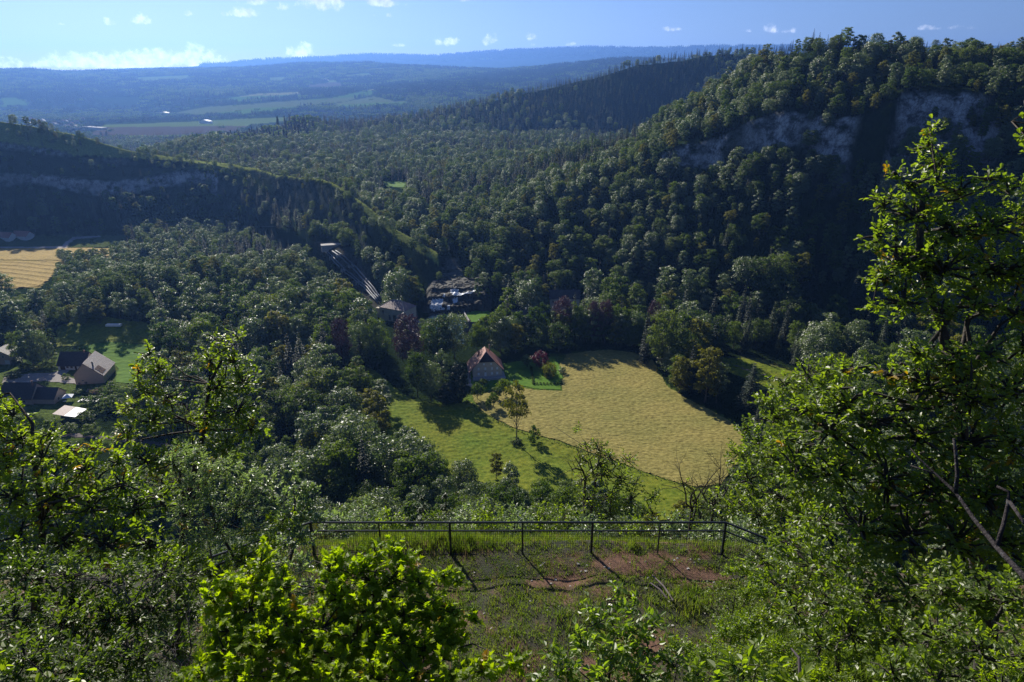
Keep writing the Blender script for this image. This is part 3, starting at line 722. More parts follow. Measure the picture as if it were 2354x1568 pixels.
# ------------------------------------------------------------------ fields, lawns, roads
def plane_pt(X, Y, z):
    a, b, c = ray(X, Y); t = (z - CAM[2]) / float(c); return Vector((float(a) * t, float(b) * t, z))
def sheet(name, outline, mat, step, dz, relief=None, label=None, cat=None, kind='structure', skirt=True, rmin=150):
    G = np.array([ground(X, Y, rmin)[:2] for X, Y in outline])
    x0, y0 = G.min(0) - step; x1, y1 = G.max(0) + step
    xs = np.arange(x0, x1, step); ys = np.arange(y0, y1, step); gx, gy = np.meshgrid(xs, ys)
    # a wavering, natural edge
    wx = gx + fbm(gx * .15, gy * .15, 3) * 1.6; wy = gy + fbm(gx * .15 + 9, gy * .15 + 4, 3) * 1.6
    ins = inside(wx, wy, G)
    z = height(gx, gy) + dz
    if relief is not None: z = z + relief(gx, gy) * ins
    ny, nx = gx.shape; idx = np.arange(ny * nx).reshape(ny, nx)
    cell = ins[:-1, :-1] & ins[1:, :-1] & ins[:-1, 1:] & ins[1:, 1:]
    Fq = np.stack([idx[:-1, :-1], idx[:-1, 1:], idx[1:, 1:], idx[1:, :-1]], -1)[cell]
    used = np.unique(Fq); rm = np.full(ny * nx, -1); rm[used] = np.arange(len(used))
    V = np.stack([gx, gy, z], -1).reshape(-1, 3)[used]
    o = link(name, np_mesh(name, V, rm[Fq], mat, smooth=True)); tag(o, label, cat, kind=kind); return o
def ground_mat(name, stops, sc, patch, psc, rough=.85, bump=.6, bsc=4, stretch=(1, 1, 1)):
    m, N, L, out = new_mat(name)
    p = N.new('ShaderNodeBsdfPrincipled'); p.inputs['Roughness'].default_value = rough; p.inputs['Specular IOR Level'].default_value = .05
    geo = N.new('ShaderNodeNewGeometry'); mp = N.new('ShaderNodeMapping'); mp.inputs['Scale'].default_value = stretch; L.new(geo.outputs['Position'], mp.inputs['Vector'])
    n = noise(N, L, sc, 6, .65, vec=mp.outputs[0]); r = ramp(N, L, n.outputs['Fac'], stops)
    n2 = noise(N, L, psc, 4, .55, vec=geo.outputs['Position']); r2 = ramp(N, L, n2.outputs['Fac'], patch)
    mu = N.new('ShaderNodeMix'); mu.data_type = 'RGBA'; mu.blend_type = 'MULTIPLY'; mu.inputs['Factor'].default_value = 1
    L.new(r.outputs[0], mu.inputs[6]); L.new(r2.outputs[0], mu.inputs[7]); L.new(mu.outputs[2], p.inputs['Base Color'])
    b = N.new('ShaderNodeBump'); b.inputs['Strength'].default_value = bump; b.inputs['Distance'].default_value = .25
    n3 = noise(N, L, bsc, 6, .7, vec=mp.outputs[0]); L.new(n3.outputs['Fac'], b.inputs['Height']); L.new(b.outputs[0], p.inputs['Normal'])
    L.new(p.outputs[0], out.inputs['Surface']); return m
ground_mat('hay', [(.30, (.10,.09,.028)), (.5, (.235,.205,.068)), (.72, (.36,.32,.12))], 1.1, [(.3, (.80,.86,.72)), (.7, (1.15,1.08,1.0))], .035, stretch=(.6, 1.3, 1))
ground_mat('hay_gold', [(.32, (.18,.13,.035)), (.55, (.34,.25,.08)), (.75, (.44,.33,.12))], .5, [(.3, (.9,.9,.8)), (.7, (1.1,1.05,1.0))], .03)
ground_mat('meadow', [(.30, (.045,.07,.008)), (.5, (.12,.15,.013)), (.72, (.20,.21,.028))], .7, [(.3, (.75,.95,.8)), (.7, (1.25,1.08,1.0))], .045)
ground_mat('lawn', [(.3, (.055,.13,.012)), (.7, (.10,.19,.02))], .5, [(.3, (.9,.95,.9)), (.7, (1.15,1.05,1.0))], .08, bump=.3)
ground_mat('gravel', [(.3, (.22,.20,.19)), (.7, (.36,.33,.31))], 1.5, [(.3, (.8,.8,.8)), (.7, (1.1,1.1,1.1))], .1, bump=.3)
ground_mat('asphalt', [(.3, (.10,.085,.085)), (.7, (.17,.145,.14))], 1.5, [(.3, (.85,.85,.85)), (.7, (1.1,1.1,1.1))], .1, bump=.2)

def hay_relief(x, y):
    a = y + 3 * fbm(x * .03, y * .03, 3) + .10 * x
    row = np.sin(a * 2 * math.pi / 2.1) * .5 + .5
    brk = np.clip(fbm(x * .35, y * 1.2, 3) * 2.2 + .5, 0, 1)
    return .14 * row ** 2 * brk + .30 * (fbm(x * .8, y * 1.3, 4) + .4)
def meadow_relief(x, y): return .42 * np.clip(fbm(x * .35, y * .6, 4) + .25, 0, 1) + .18 * fbm(x * 1.1, y * 1.4, 2)
def gold_relief(x, y):
    a = y * .92 + x * .28 + 8 * np.sin(x * .02); return .75 * (np.sin(a * 2 * math.pi / 9.0) * .5 + .5) ** 5 + .12 * fbm(x * .6, y * .6, 3)
HAY = [(1300,815),(1345,809),(1400,804),(1460,812),(1502,830),(1515,858),(1532,884),(1580,920),(1640,947),(1697,982),(1712,1020),(1700,1062),(1655,1112),(1600,1120),(1560,1112),(1480,1088),(1400,1058),(1310,1024),(1180,987),(1130,962),(1100,940),(1085,922),(1082,908),(1110,905),(1150,898),(1165,885),(1200,893),(1240,897),(1291,899),(1293,870),(1285,840)]
MEADOW = [(895,878),(925,905),(960,925),(1030,930),(1083,922),(1100,940),(1130,962),(1180,987),(1310,1024),(1400,1058),(1480,1088),(1560,1112),(1600,1120),(1650,1122),(1600,1190),(1480,1200),(1300,1160),(1140,1120),(1040,1095),(930,1050),(860,1005),(870,930),(815,850),(850,845)]
LAWN = [(1163,836),(1210,828),(1275,820),(1287,840),(1293,870),(1292,897),(1240,895),(1200,890),(1166,883),(1150,893),(1110,902),(1083,905),(1072,880),(1078,850),(1110,838)]
sheet('hay_field', HAY, MATS['hay'], .55, .16, hay_relief)
sheet('meadow', MEADOW, MATS['meadow'], .6, .14, meadow_relief)
sheet('lawn', LAWN, MATS['lawn'], .6, .22, lambda x, y: .04 * fbm(x, y, 2))
sheet('far_hay_field', [(-60,598),(80,601),(130,600),(300,590),(380,577),(420,572),(418,590),(320,600),(128,622),(118,640),(92,660),(40,664),(-60,668)], MATS['hay_gold'], 1.2, .3, gold_relief)
sheet('shaded_hay_field', [(-60,566),(100,569),(300,571),(420,571),(380,576),(300,589),(130,599),(80,600),(-60,597)], MATS['hay_gold'], 2.0, .3)
sheet('garden_meadow', [(190,797),(215,790),(345,792),(352,815),(335,870),(300,885),(262,880),(270,850),(250,830),(200,815)], MATS['lawn'], .8, .15, meadow_relief)
sheet('dark_meadow', [(128,750),(350,745),(352,792),(230,790),(190,797),(130,800)], MATS['meadow'], .8, .14, meadow_relief)
sheet('left_meadow', [(26,785),(60,762),(80,790),(62,810),(30,812)], MATS['meadow'], .8, .14, meadow_relief)
sheet('driveway', [(2,868),(40,861),(120,857),(150,848),(160,850),(150,862),(178,872),(176,884),(140,883),(100,876),(60,880),(40,888),(2,885)], MATS['gravel'], .6, .20)
sheet('road', [(100,995),(180,998),(260,1004),(330,1012),(420,1024),(425,1033),(330,1022),(250,1013),(180,1007),(98,1004)], MATS['asphalt'], .6, .16)
sheet('country_road', [(1655,832),(1700,842),(1745,857),(1790,868),(1832,874),(1829,880),(1786,873),(1740,862),(1698,846),(1655,836)], MATS['asphalt'], .35, .2)
sheet('roadside_meadow', [(1660,822),(1720,826),(1760,838),(1840,856),(1900,865),(1900,905),(1820,905),(1740,885),(1660,850)], MATS['meadow'], .7, .12, meadow_relief)
sheet('park_lawn', [(1066,712),(1078,708),(1112,707),(1124,715),(1130,722),(1122,730),(1108,744),(1082,741),(1072,728)], MATS['lawn'], .6, .3)
sheet('clearing_lawn', [(884,420),(905,417),(932,421),(932,432),(905,432),(888,427)], MATS['lawn'], 2.0, .5)
sheet('station_yard', [(940,735),(985,735),(1000,760),(960,775),(930,755)], MATS['gravel'], .8, .2)

# ------------------------------------------------------------------ houses
surf_mat('plaster_pink', [(.3, (.50,.37,.30)), (.7, (.58,.43,.35))], .6, .9, .2, 8)
surf_mat('plaster_grey', [(.3, (.50,.44,.38)), (.7, (.60,.54,.47))], .5, .9, .2, 8)
surf_mat('plaster_white', [(.3, (.66,.64,.60)), (.7, (.76,.74,.70))], .5, .9, .2, 8)
surf_mat('plaster_cream', [(.3, (.46,.42,.32)), (.7, (.58,.53,.42))], .4, .9, .2, 8)
surf_mat('stone', [(.3, (.26,.25,.24)), (.7, (.42,.40,.38))], 1.2, .9, .5, 6)
surf_mat('white_paint', [(.3, (.72,.74,.78)), (.7, (.80,.82,.85))], 2, .5)
surf_mat('dark_glass', [(.3, (.02,.025,.03)), (.7, (.04,.045,.05))], 2, .12, spec=.8)
surf_mat('dark_wood', [(.3, (.05,.025,.018)), (.7, (.09,.045,.03))], 3, .7)
surf_mat('tile_painted_shade', [(.3, (.022,.02,.02)), (.7, (.045,.04,.038))], 2, .8)  # roof tiles of the front half hip, their shade put into the colour
surf_mat('metal_grey', [(.3, (.12,.13,.15)), (.7, (.20,.21,.24))], 1, .6, spec=.3)
surf_mat('chimney_brick', [(.3, (.22,.13,.10)), (.7, (.33,.20,.15))], 3, .9)
def tile_mat(name, c0, c1, row=.35):
    m, N, L, out = new_mat(name)
    p = N.new('ShaderNodeBsdfPrincipled'); p.inputs['Roughness'].default_value = .6; p.inputs['Specular IOR Level'].default_value = .35
    tc = N.new('ShaderNodeTexCoord')
    n = noise(N, L, 1.3, 6, .7, vec=tc.outputs['Object']); r = ramp(N, L, n.outputs['Fac'], [(.3, c0), (.6, c1), (.8, tuple(min(1, q * 1.5) for q in c1))]); L.new(r.outputs[0], p.inputs['Base Color'])
    w = N.new('ShaderNodeTexWave'); w.wave_type = 'BANDS'; w.bands_direction = 'Z'; w.inputs['Scale'].default_value = 1 / row / 6.28 * 6; w.inputs['Distortion'].default_value = .5
    L.new(tc.outputs['Object'], w.inputs['Vector'])
    b = N.new('ShaderNodeBump'); b.inputs['Strength'].default_value = .6; b.inputs['Distance'].default_value = .08; L.new(w.outputs['Fac'], b.inputs['Height']); L.new(b.outputs[0], p.inputs['Normal'])
    L.new(p.outputs[0], out.inputs['Surface'])
tile_mat('tile_red', (.26,.11,.085), (.40,.18,.13))
tile_mat('tile_dark', (.035,.028,.032), (.065,.05,.052))
tile_mat('tile_brown', (.13,.075,.065), (.22,.14,.12))
surf_mat('far_roof', [(.3, (.12,.08,.075)), (.7, (.2,.14,.13))], .1, 1.0, spec=0)
tile_mat('tile_plum', (.16,.10,.10), (.23,.15,.145))

def opening(root, name, face, u0, z, w, h, mat, frame_mat=None, proud=.06, bars=True):
    """a window or door on a wall; face = (origin, along, outward) in the house's own space"""
    o, a, n = [Vector(q) for q in face]
    mb = MB(); c = o + a * u0 + Vector((0, 0, z))
    def blk(m_, du, dz, w_, h_, d0, d1, mm=0):
        p = [c + a * (du + s * w_ / 2) + Vector((0, 0, dz + t * h_ / 2)) for s, t in ((-1,-1),(1,-1),(1,1),(-1,1))]
        q = [v + n * d0 for v in p] + [v + n * d1 for v in p]
        m_.poly(q, [(0,1,2,3),(7,6,5,4),(0,4,5,1),(1,5,6,2),(2,6,7,3),(3,7,4,0)], mm)
    blk(mb, 0, 0, w, h, -.05, proud)
    win = mb.build(name, MATS[mat], root)
    if frame_mat:
        fb = MB(); t = .09
        for s in (-1, 1): blk(fb, s * (w / 2 + t / 2), 0, t, h + 2 * t, -.03, proud + .03); blk(fb, 0, s * (h / 2 + t / 2), w, t, -.03, proud + .028)
        if bars: blk(fb, 0, 0, .06, h, proud - .01, proud + .02)
        fb.build('frame', MATS[frame_mat], win)
    return win
def house(name, label, loc, rz, W, Dp, prof, wall, roof, over=(.5, .5, .4), t=.25, cat='house'):
    """profile in x-z (left eave height, peak position, peak height, right eave height), pushed back along y for Dp"""
    root = empty(name, loc, rz); tag(root, label, cat)
    el, px, ph, er = prof; px *= W
    b = MB(); P = [(0, -1.5), (0, el), (px, ph), (W, er), (W, -1.5)]
    pts = [(x, 0, z) for x, z in P] + [(x, Dp, z) for x, z in P]
    b.poly(pts, [(0,4,3,2,1), (5,6,7,8,9), (0,1,6,5), (1,2,7,6), (2,3,8,7), (3,4,9,8), (4,0,5,9)])
    b.build('wall', MATS[wall], root)
    r = MB(); ol, orr, of = over
    sl = (ph - el) / px; sr = (ph - er) / (W - px)
    L_ = (-ol, el - sl * ol); R_ = (W + orr, er - sr * orr)
    y0, y1 = -of, Dp + of; u = .04
    r.slab([(L_[0], y0, L_[1] + t), (px, y0, ph + t), (px, y1, ph + t), (L_[0], y1, L_[1] + t)], t - u)
    r.slab([(px + .003, y0, ph + t), (R_[0], y0, R_[1] + t), (R_[0], y1, R_[1] + t), (px + .003, y1, ph + t)], t - u)
    ro = r.build('roof', MATS[roof], root)
    return root, ro
def chimney(roof, x, y, z0, z1, w=.55, mat='chimney_brick'):
    m = MB(); m.box(x - w / 2, x + w / 2, y - w / 2, y + w / 2, z0, z1); m.box(x - w / 2 - .07, x + w / 2 + .07, y - w / 2 - .07, y + w / 2 + .07, z1, z1 + .12)
    m.tube([(x, y, z1 + .1), (x, y, z1 + .5)], w * .22, 8)
    return m.build('chimney', MATS[mat], roof)

def farmhouse():
    c = ground(1121, 869); z = c.z
    rz = math.radians(8.0); W, Dp = 15.2, 13.2
    root = empty('farmhouse', (c.x - W / 2 * math.cos(rz), c.y - W / 2 * math.sin(rz), z), rz)
    tag(root, 'large farmhouse with steep red half-hipped roof and white shuttered windows beside the mown field', 'farmhouse')
    H = 1.2                                   # floor above the plinth
    # profile: ridge 13.6, hip foot 9, eaves about 5 above ground
    b = MB(); rg = 13.4; hh = 8.9; ew = 4.9
    xl = (rg - hh) * 1.0; cx = W * .47
    sl = 1.04
    def xr(zv): return cx + (rg - zv) / sl
    def xL(zv): return cx - (rg - zv) / sl
    eL = rg - sl * cx; eR = rg - sl * (W - cx)
    F_ = [(0, -2), (0, eL), (xL(hh), hh), (xr(hh), hh), (W, eR), (W, -2)]
    n = len(F_); pts = [(x, 0, zz) for x, zz in F_] + [(x, Dp, zz) for x, zz in F_]
    b.poly(pts, [tuple(range(n))[::-1], tuple(range(n, 2 * n))] + [(i, (i + 1) % n, (i + 1) % n + n, i + n) for i in range(n)])
    b.build('wall', MATS['plaster_pink'] if False else MATS['plaster_grey'], root)
    r = MB(); t = .3; rs_, re_ = 3.0, Dp - 3.0; yo = -.45; ye = Dp + .45
    lo = -2.4; ro_ = W + .9
    zl = rg - sl * (cx - lo); zr = rg - sl * (ro_ - cx)
    def up(x, y, zz): return (x, y, zz + t)
    r.slab([up(lo, yo, zl), up(xL(hh), yo, hh), up(cx, rs_, rg), up(cx, re_, rg), up(xL(hh), ye, hh), up(lo, ye, zl)], t - .04)
    r.slab([up(ro_, ye, zr), up(xr(hh), ye, hh), up(cx + .002, re_, rg), up(cx + .002, rs_, rg), up(xr(hh), yo, hh), up(ro_, yo, zr)], t - .04)
    roof = r.build('roof', MATS['tile_red'], root)
    g = MB()
    g.slab([up(xL(hh) + .01, yo, hh), up(xr(hh) - .01, yo, hh), up(cx, rs_ - .01, rg)], t - .05)
    tag(g.build('half_hip', MATS['tile_painted_shade'], roof), 'dark triangular half hip above the facade')  # tiled like the rest; near black colour stands for shade
    g = MB(); g.slab([up(xr(hh) - .01, ye, hh), up(xL(hh) + .01, ye, hh), up(cx, re_ + .01, rg)], t - .05); g.build('half_hip', MATS['tile_red'], roof)
    rc = MB(); e = .12
    rc.tube([up(cx, rs_, rg + .05), up(cx, re_, rg + .05)], e, 6); rc.tube([up(cx, rs_, rg + .05), up(xL(hh), yo, hh + .05)], e, 6); rc.tube([up(cx, rs_, rg + .05), up(xr(hh), yo, hh + .05)], e, 6)
    rc.build('ridge_tiles', MATS['plaster_pink'], roof)
    chimney(roof, cx - 3.4, 7.6, 9.0, 12.4); chimney(roof, cx + 2.4, 9.6, 10.0, 14.8)
    face = ((0, 0, 0), (1, 0, 0), (0, -1, 0))
    for u in (.187, .647, .827): opening(root, 'window', face, u * W, 2.55, 1.15, 1.5, 'white_paint', 'stone', bars=False)
    for u in (.187, .417, .647, .827): opening(root, 'window', face, u * W, 5.35, 1.15, 1.6, 'white_paint', 'stone', bars=False)
    for u in (.374, .62): opening(root, 'window', face, u * W, 7.9, 1.05, 1.2, 'white_paint', 'stone', bars=False)
    d = opening(root, 'door', face, .42 * W, 2.25, 1.2, 2.3, 'white_paint', 'stone', bars=False)
    lm = MB(); lm.box(.42 * W - .12, .42 * W + .12, -.3, -.06, 3.75, 4.05); lm.build('wall_lamp', MATS['metal_grey'], root)
    p = MB(); p.box(-.4, W + 1.5, -3.4, -.02, -1.5, .95); p.box(W * .30, W * .55, -4.3, -3.42, -1.5, .35); p.box(W + .02, W + 1.5, 0, 6, -1.5, .95)
    p.build('terrace', MATS['stone'], root)
    # gutter and rafters under the left overhang
    gm = MB(); gm.tube([(lo - .05, yo, zl + .05), (lo - .05, ye, zl + .05)], .09, 6); gm.build('gutter', MATS['metal_grey'], roof)
    gm = MB(); gm.tube([(ro_ + .05, yo, zr + .05), (ro_ + .05, ye, zr + .05)], .09, 6); gm.build('gutter', MATS['metal_grey'], roof)
    for y in (.3, Dp / 2, Dp - .3):
        q = MB(); q.box(lo + .35, lo + .55, y - .1, y + .1, -1.2, zl - .1 + .3); q.build('post', MATS['dark_wood'], root)
farmhouse()
sheet('yard', [(1068,862),(1080,856),(1087,885),(1095,893),(1078,893),(1062,880)], MATS['gravel'], .5, .3)

def power_station():
    # corner nearest the viewer
    c = ground(931, 745); rz = math.radians(-28); Lx, Wy, wh = 20.0, 12.5, 8.6
    root = empty('power_station', (c.x, c.y, c.z), rz); tag(root, 'plastered riverside building with hipped plum roof and arched windows at the foot of the pipes', 'power station')
    b = MB(); b.box(-Lx, 0, 0, Wy, -2, wh); b.build('wall', MATS['plaster_cream'], root)
    r = MB(); o = .6; z0 = wh + .02; zr = wh + 4.2; A = (-Lx - o, -o, z0); B = (o, -o, z0); C_ = (o, Wy + o, z0); D = (-Lx - o, Wy + o, z0); e = (-Lx + Wy * .5, Wy / 2, zr); f = (-Wy * .5, Wy / 2, zr)
    r.poly([A, B, C_, D, e, f], [(0,1,5,4), (1,2,5), (2,3,4,5), (3,0,4), (3,2,1,0)])
    ro = r.build('roof', MATS['tile_plum'], root)
    m = MB(); m.tube([e, f], .15, 6); m.tube([f, B], .13, 6); m.tube([e, A], .13, 6); m.build('ridge_tiles', MATS['plaster_cream'], ro)
    fr = ((0, 0, 0), (-1, 0, 0), (0, -1, 0)); sd = ((0, 0, 0), (0, 1, 0), (1, 0, 0))
    for u, zz, w, h in ((4.0, 2.3, 1.5, 3.6), (8.0, 2.6, 2.2, 4.2), (12.0, 2.6, 1.4, 3.4), (17.0, 5.6, 1.3, 2.0)): opening(root, 'window', fr, u, zz, w, h, 'dark_glass', 'stone')
    for u in (4.0, 8.5): opening(root, 'window', sd, u, 3.2, 1.5, 3.4, 'dark_glass', 'white_paint')
    k = MB(); k.box(-Lx - 4.5, -Lx - .02, 2.5, 7, -2, 6.3); k.box(-Lx - 4.8, -Lx - .04, 2.2, 7.3, 6.32, 6.6); k.build('annexe', MATS['plaster_cream'], root)
    q = MB(); q.box(-Lx, 0, -.06, -.01, wh * .62, wh * .62 + .25); q.build('string_course', MATS['stone'], root)
power_station()

def simple_roofs():
    g = ground(1176, 750)
    root, ro = house('long_house', 'long low house with dark tiled roof behind the trees at the falls park', (g.x + 24, g.y + 2, g.z), math.radians(90), 9, 24, (4.5, .5, 8.6, 4.5), 'plaster_white', 'tile_dark')
    opening(root, 'window', ((0, 24, 0), (0, -1, 0), (-1, 0, 0)), 5, 2.4, 1.1, 1.8, 'dark_glass', 'white_paint'); opening(root, 'window', ((0, 24, 0), (0, -1, 0), (-1, 0, 0)), 9, 2.4, 1.1, 1.8, 'dark_glass', 'white_paint')
    chimney(ro, 4.8, 8, 7.6, 9.8); chimney(ro, 4.8, 15, 7.6, 9.8, mat='plaster_white')
    g = ground(1263, 716)
    root, ro = house('grey_house', 'tall grey house with blue-grey roof under the wooded slope', (g.x + 20, g.y, g.z), math.radians(90), 11, 20, (9.0, .5, 13.5, 9.0), 'plaster_grey', 'tile_dark')
    for k in range(3): opening(root, 'window', ((0, 20, 0), (0, -1, 0), (-1, 0, 0)), 2.2 + 3.2 * k, 7.0, 1.0, 1.6, 'dark_glass', 'white_paint')
    g = ground(1068, 775)
    root, ro = house('slate_house', 'small house with a black roof below the terraced park lawn', (g.x + 9.5, g.y - 2, g.z), math.radians(90), 10, 10, (4.0, .5, 8.5, 4.0), 'plaster_grey', 'tile_dark')
    chimney(ro, 5.4, .8, 7.5, 9.8, mat='plaster_white')
    # wall round the park lawn
    m = MB(); pts = [(1064, 710), (1068, 724), (1078, 741)]
    def wallrun(pts, h, w, mb):
        G = [ground(*p) for p in pts]
        for a, b in zip(G[:-1], G[1:]):
            d = (b - a); d.z = 0; nn = Vector((-d.y, d.x, 0)).normalized() * w / 2
            q = [a + nn, a - nn, b - nn, b + nn]
            mb.poly([(p.x, p.y, p.z - 1) for p in q] + [(p.x, p.y, p.z + h) for p in q], [(0,3,2,1),(4,5,6,7),(0,1,5,4),(1,2,6,5),(2,3,7,6),(3,0,4,7)])
    wallrun(pts, 1.3, .7, m); wallrun([(1064, 710), (1085, 705), (1112, 705)], 1.4, .7, m)
    tag(m.build('garden_wall', MATS['stone']), 'pale stone wall round the bright park lawn by the falls', 'wall')
simple_roofs()

def hamlet():
    # house with the ribbed roof and blank pink gable
    P = ground(174.8, 884.5); Q = ground(240.8, 880.5); d = Q - P; rz = math.atan2(d.y, d.x); W = math.hypot(d.x, d.y)
    root, ro = house('gable_house', 'house with a wide blank pink gable and grey ribbed roof with solar panels', P, rz, W, 17.0, (5.4, .40, 11.3, 4.2), 'plaster_pink', 'tile_brown', (.5, .6, .5))
    # ribs of the roof covering, panels
    el, px, ph, er = 5.4, .40 * W, 11.3, 4.2; sr = (ph - er) / (W - px)
    rb = MB()
    for k in range(19):
        y = .1 + k * .93; rb.slab([(px + .1, y, ph + .31 - sr * .1), (W + .5, y, ph + .31 - sr * (W + .5 - px)), (W + .5, y + .3, ph + .31 - sr * (W + .5 - px)), (px + .1, y + .3, ph + .31 - sr * .1)], .055)
    rb.build('ribs', MATS['plaster_white'], ro)
    so = MB()
    for a in (0, 1):
        for b_ in (0, 1):
            x0 = px + (W - px) * (.56 + .21 * a); x1 = x0 + (W - px) * .19; y0 = .8 + 2.6 * b_; y1 = y0 + 2.45
            so.slab([(x0, y0, ph + .44 - sr * (x0 - px)), (x1, y0, ph + .44 - sr * (x1 - px)), (x1, y1, ph + .44 - sr * (x1 - px)), (x0, y1, ph + .44 - sr * (x0 - px))], .1)
    so.build('solar_panel', MATS['dark_wood'], ro)
    chimney(ro, px + (W - px) * .42, 2.4, 6.5, 11.0, .6, 'metal_grey')
    sd = ((W, 0, 0), (0, 1, 0), (1, 0, 0)); opening(root, 'window', sd, 4.5, 1.8, 1.0, 1.3, 'dark_glass', 'white_paint'); opening(root, 'window', sd, 13, 2.6, 1.3, 1.5, 'dark_glass', 'white_paint')
    for bb in ((1.2, 2.1, -.5, -.02, .3, 1.1), (4.3, 5.4, -.5, -.02, .3, 1.3), (3.2, 4.0, -.3, -.02, 1.9, 2.3)): un = MB(); un.box(*bb); un.build('wall_unit', MATS['metal_grey'], root)
    # white house with dark roof
    g = ground(198, 851)
    root, ro = house('white_house', 'white bungalow with dark roof and brown arched garage door', g, math.radians(90), 10.5, 14.8, (2.9, .5, 8.4, 2.9), 'plaster_white', 'tile_dark', (.6, .6, .5))
    fr = ((0, 14.8, 0), (0, -1, 0), (-1, 0, 0))
    opening(root, 'garage_door', fr, 2.6, 1.15, 2.6, 2.1, 'dark_wood', bars=False)
    for u, w in ((5.2, 1.2), (7.4, 1.2)): opening(root, 'window', fr, u, 1.7, w, 1.0, 'dark_wood', 'plaster_white')
    opening(root, 'door', fr, 9.6, 1.15, 1.0, 2.2, 'dark_wood'); opening(root, 'door', fr, 12.4, 1.15, 1.2, 2.2, 'dark_wood')
    sk = MB(); sk.slab([(2.7, 7.2, 5.95), (3.6, 7.2, 6.9), (3.6, 8.5, 6.9), (2.7, 8.5, 5.95)], .12); sk.build('skylight', MATS['white_paint'], ro)
    chimney(ro, 5.0, 2.0, 7.6, 9.3); sd = ((0, 0, 0), (1, 0, 0), (0, -1, 0))
    for u in (4.4, 6.2): opening(root, 'window', sd, u, 4.6, .8, 1.0, 'dark_wood', 'plaster_white')
    # long house with dark roof, two blocks
    g = ground(126, 929)
    root, ro = house('terrace_house', 'low pink house with long dark roof beside the white gazebo', g, math.radians(88), 9.0, 10.0, (2.8, .5, 6.6, 2.8), 'plaster_pink', 'tile_dark', (.5, .5, .5))
    b = MB(); b.poly([(-1, 10.02, -1), (-1, 10.02, 3.2), (4.6, 10.02, 8.6), (10.2, 10.02, 3.2), (10.2, 10.02, -1), (-1, 22, -1), (-1, 22, 3.2), (4.6, 22, 8.6), (10.2, 22, 3.2), (10.2, 22, -1)], [(0,1,2,3,4)[::-1], (5,6,7,8,9)[::-1], (0,1,6,5), (1,2,7,6), (2,3,8,7), (3,4,9,8)])
    b.build('main_wall', MATS['plaster_pink'], root)
    r2 = MB(); r2.slab([(-1.6, 9.8, 2.95), (4.6, 9.8, 8.9), (4.6, 26, 8.9), (-1.6, 26, 2.95)][::-1], .22); r2.slab([(4.603, 9.8, 8.9), (10.8, 9.8, 2.95), (10.8, 26, 2.95), (4.603, 26, 8.9)][::-1], .22)
    m2 = r2.build('main_roof', MATS['tile_dark'], root); chimney(m2, 3.4, 11.2, 7.6, 10.4)
    for y in (17.5, 13.5):
        sk = MB(); sk.slab([(.9, y, 5.55), (1.7, y, 6.32), (1.7, y + 1, 6.32), (.9, y + 1, 5.55)], .12); sk.build('skylight', MATS['metal_grey'], m2)
    fm = ((-1, 22, 0), (0, -1, 0), (-1, 0, 0))
    for u in (3.0, 8.0): opening(root, 'window', fm, u, 1.5, 1.4, 1.3, 'dark_wood', 'plaster_white')
    opening(root, 'window', ((0, 0, 0), (1, 0, 0), (0, -1, 0)), 3.2, 1.5, 1.2, 1.3, 'dark_wood', 'plaster_white')
    # house cut by the frame
    g = ground(26, 838)
    root, ro = house('corner_house', 'pale pink two-storey house cut off by the left edge of the photo', (g.x - 11, g.y, g.z), 0, 11, 9, (6.0, .45, 8.6, 5.6), 'plaster_pink', 'tile_dark')
    fr = ((0, 0, 0), (1, 0, 0), (0, -1, 0))
    for u in (2.2, 4.8, 7.6): opening(root, 'window', fr, u, 4.6, 1.0, 1.4, 'dark_glass', 'white_paint')
    opening(root, 'garage_door', fr, 9.2, 1.3, 2.6, 2.3, 'white_paint', bars=False)
    # open shed with pale sheet roof
    A = ground(150, 962); root = empty('car_shelter', A, math.radians(8)); tag(root, 'open timber shelter with half rusty and half pale sheet roof', 'shelter')
    s = MB(); s.slab([(-4.2, -1.5, 3.4), (1.4, -3.2, 2.9), (3.4, 4.6, 3.4), (-2.2, 6.3, 3.9)], .15); tag(s.build('roof_sheet', MATS['tile_plum'], root), 'rusty pink roof half')
    s = MB(); s.slab([(1.42, -3.2, 2.9), (6.6, -4.4, 2.5), (8.8, 2.6, 3.0), (3.42, 4.6, 3.4)], .15); tag(s.build('roof_sheet', MATS['white_paint'], root), 'pale grey roof half')
    for p in ((-3.8, -1.2), (6.0, -3.8), (8.2, 2.2), (-1.8, 5.6), (1.4, -2.8)):
        q = MB(); q.box(p[0] - .1, p[0] + .1, p[1] - .1, p[1] + .1, -1, 2.55); q.build('post', MATS['dark_wood'], root)
    q = MB(); q.box(-3.6, 6.2, 4.0, 4.2, -1, 2.5); q.build('back_wall', MATS['dark_wood'], root)
    # gazebo
    A = ground(158, 921); root = empty('gazebo', A, .3); tag(root, 'white garden gazebo with pointed canvas roof on the terrace', 'gazebo')
    s = MB(); w = 2.2; s.poly([(-w,-w,2.3),(w,-w,2.3),(w,w,2.3),(-w,w,2.3),(0,0,3.6),(-w,-w,2.2),(w,-w,2.2),(w,w,2.2),(-w,w,2.2)], [(0,1,4),(1,2,4),(2,3,4),(3,0,4),(5,8,7,6),(0,5,6,1),(1,6,7,2),(2,7,8,3),(3,8,5,0)]); s.build('canopy', MATS['white_paint'], root)
    for a in (-1, 1):
        for b_ in (-1, 1): q = MB(); q.tube([(a * 2.1, b_ * 2.1, -.5), (a * 2.1, b_ * 2.1, 2.25)], .05, 6); q.build('post', MATS['metal_grey'], root)
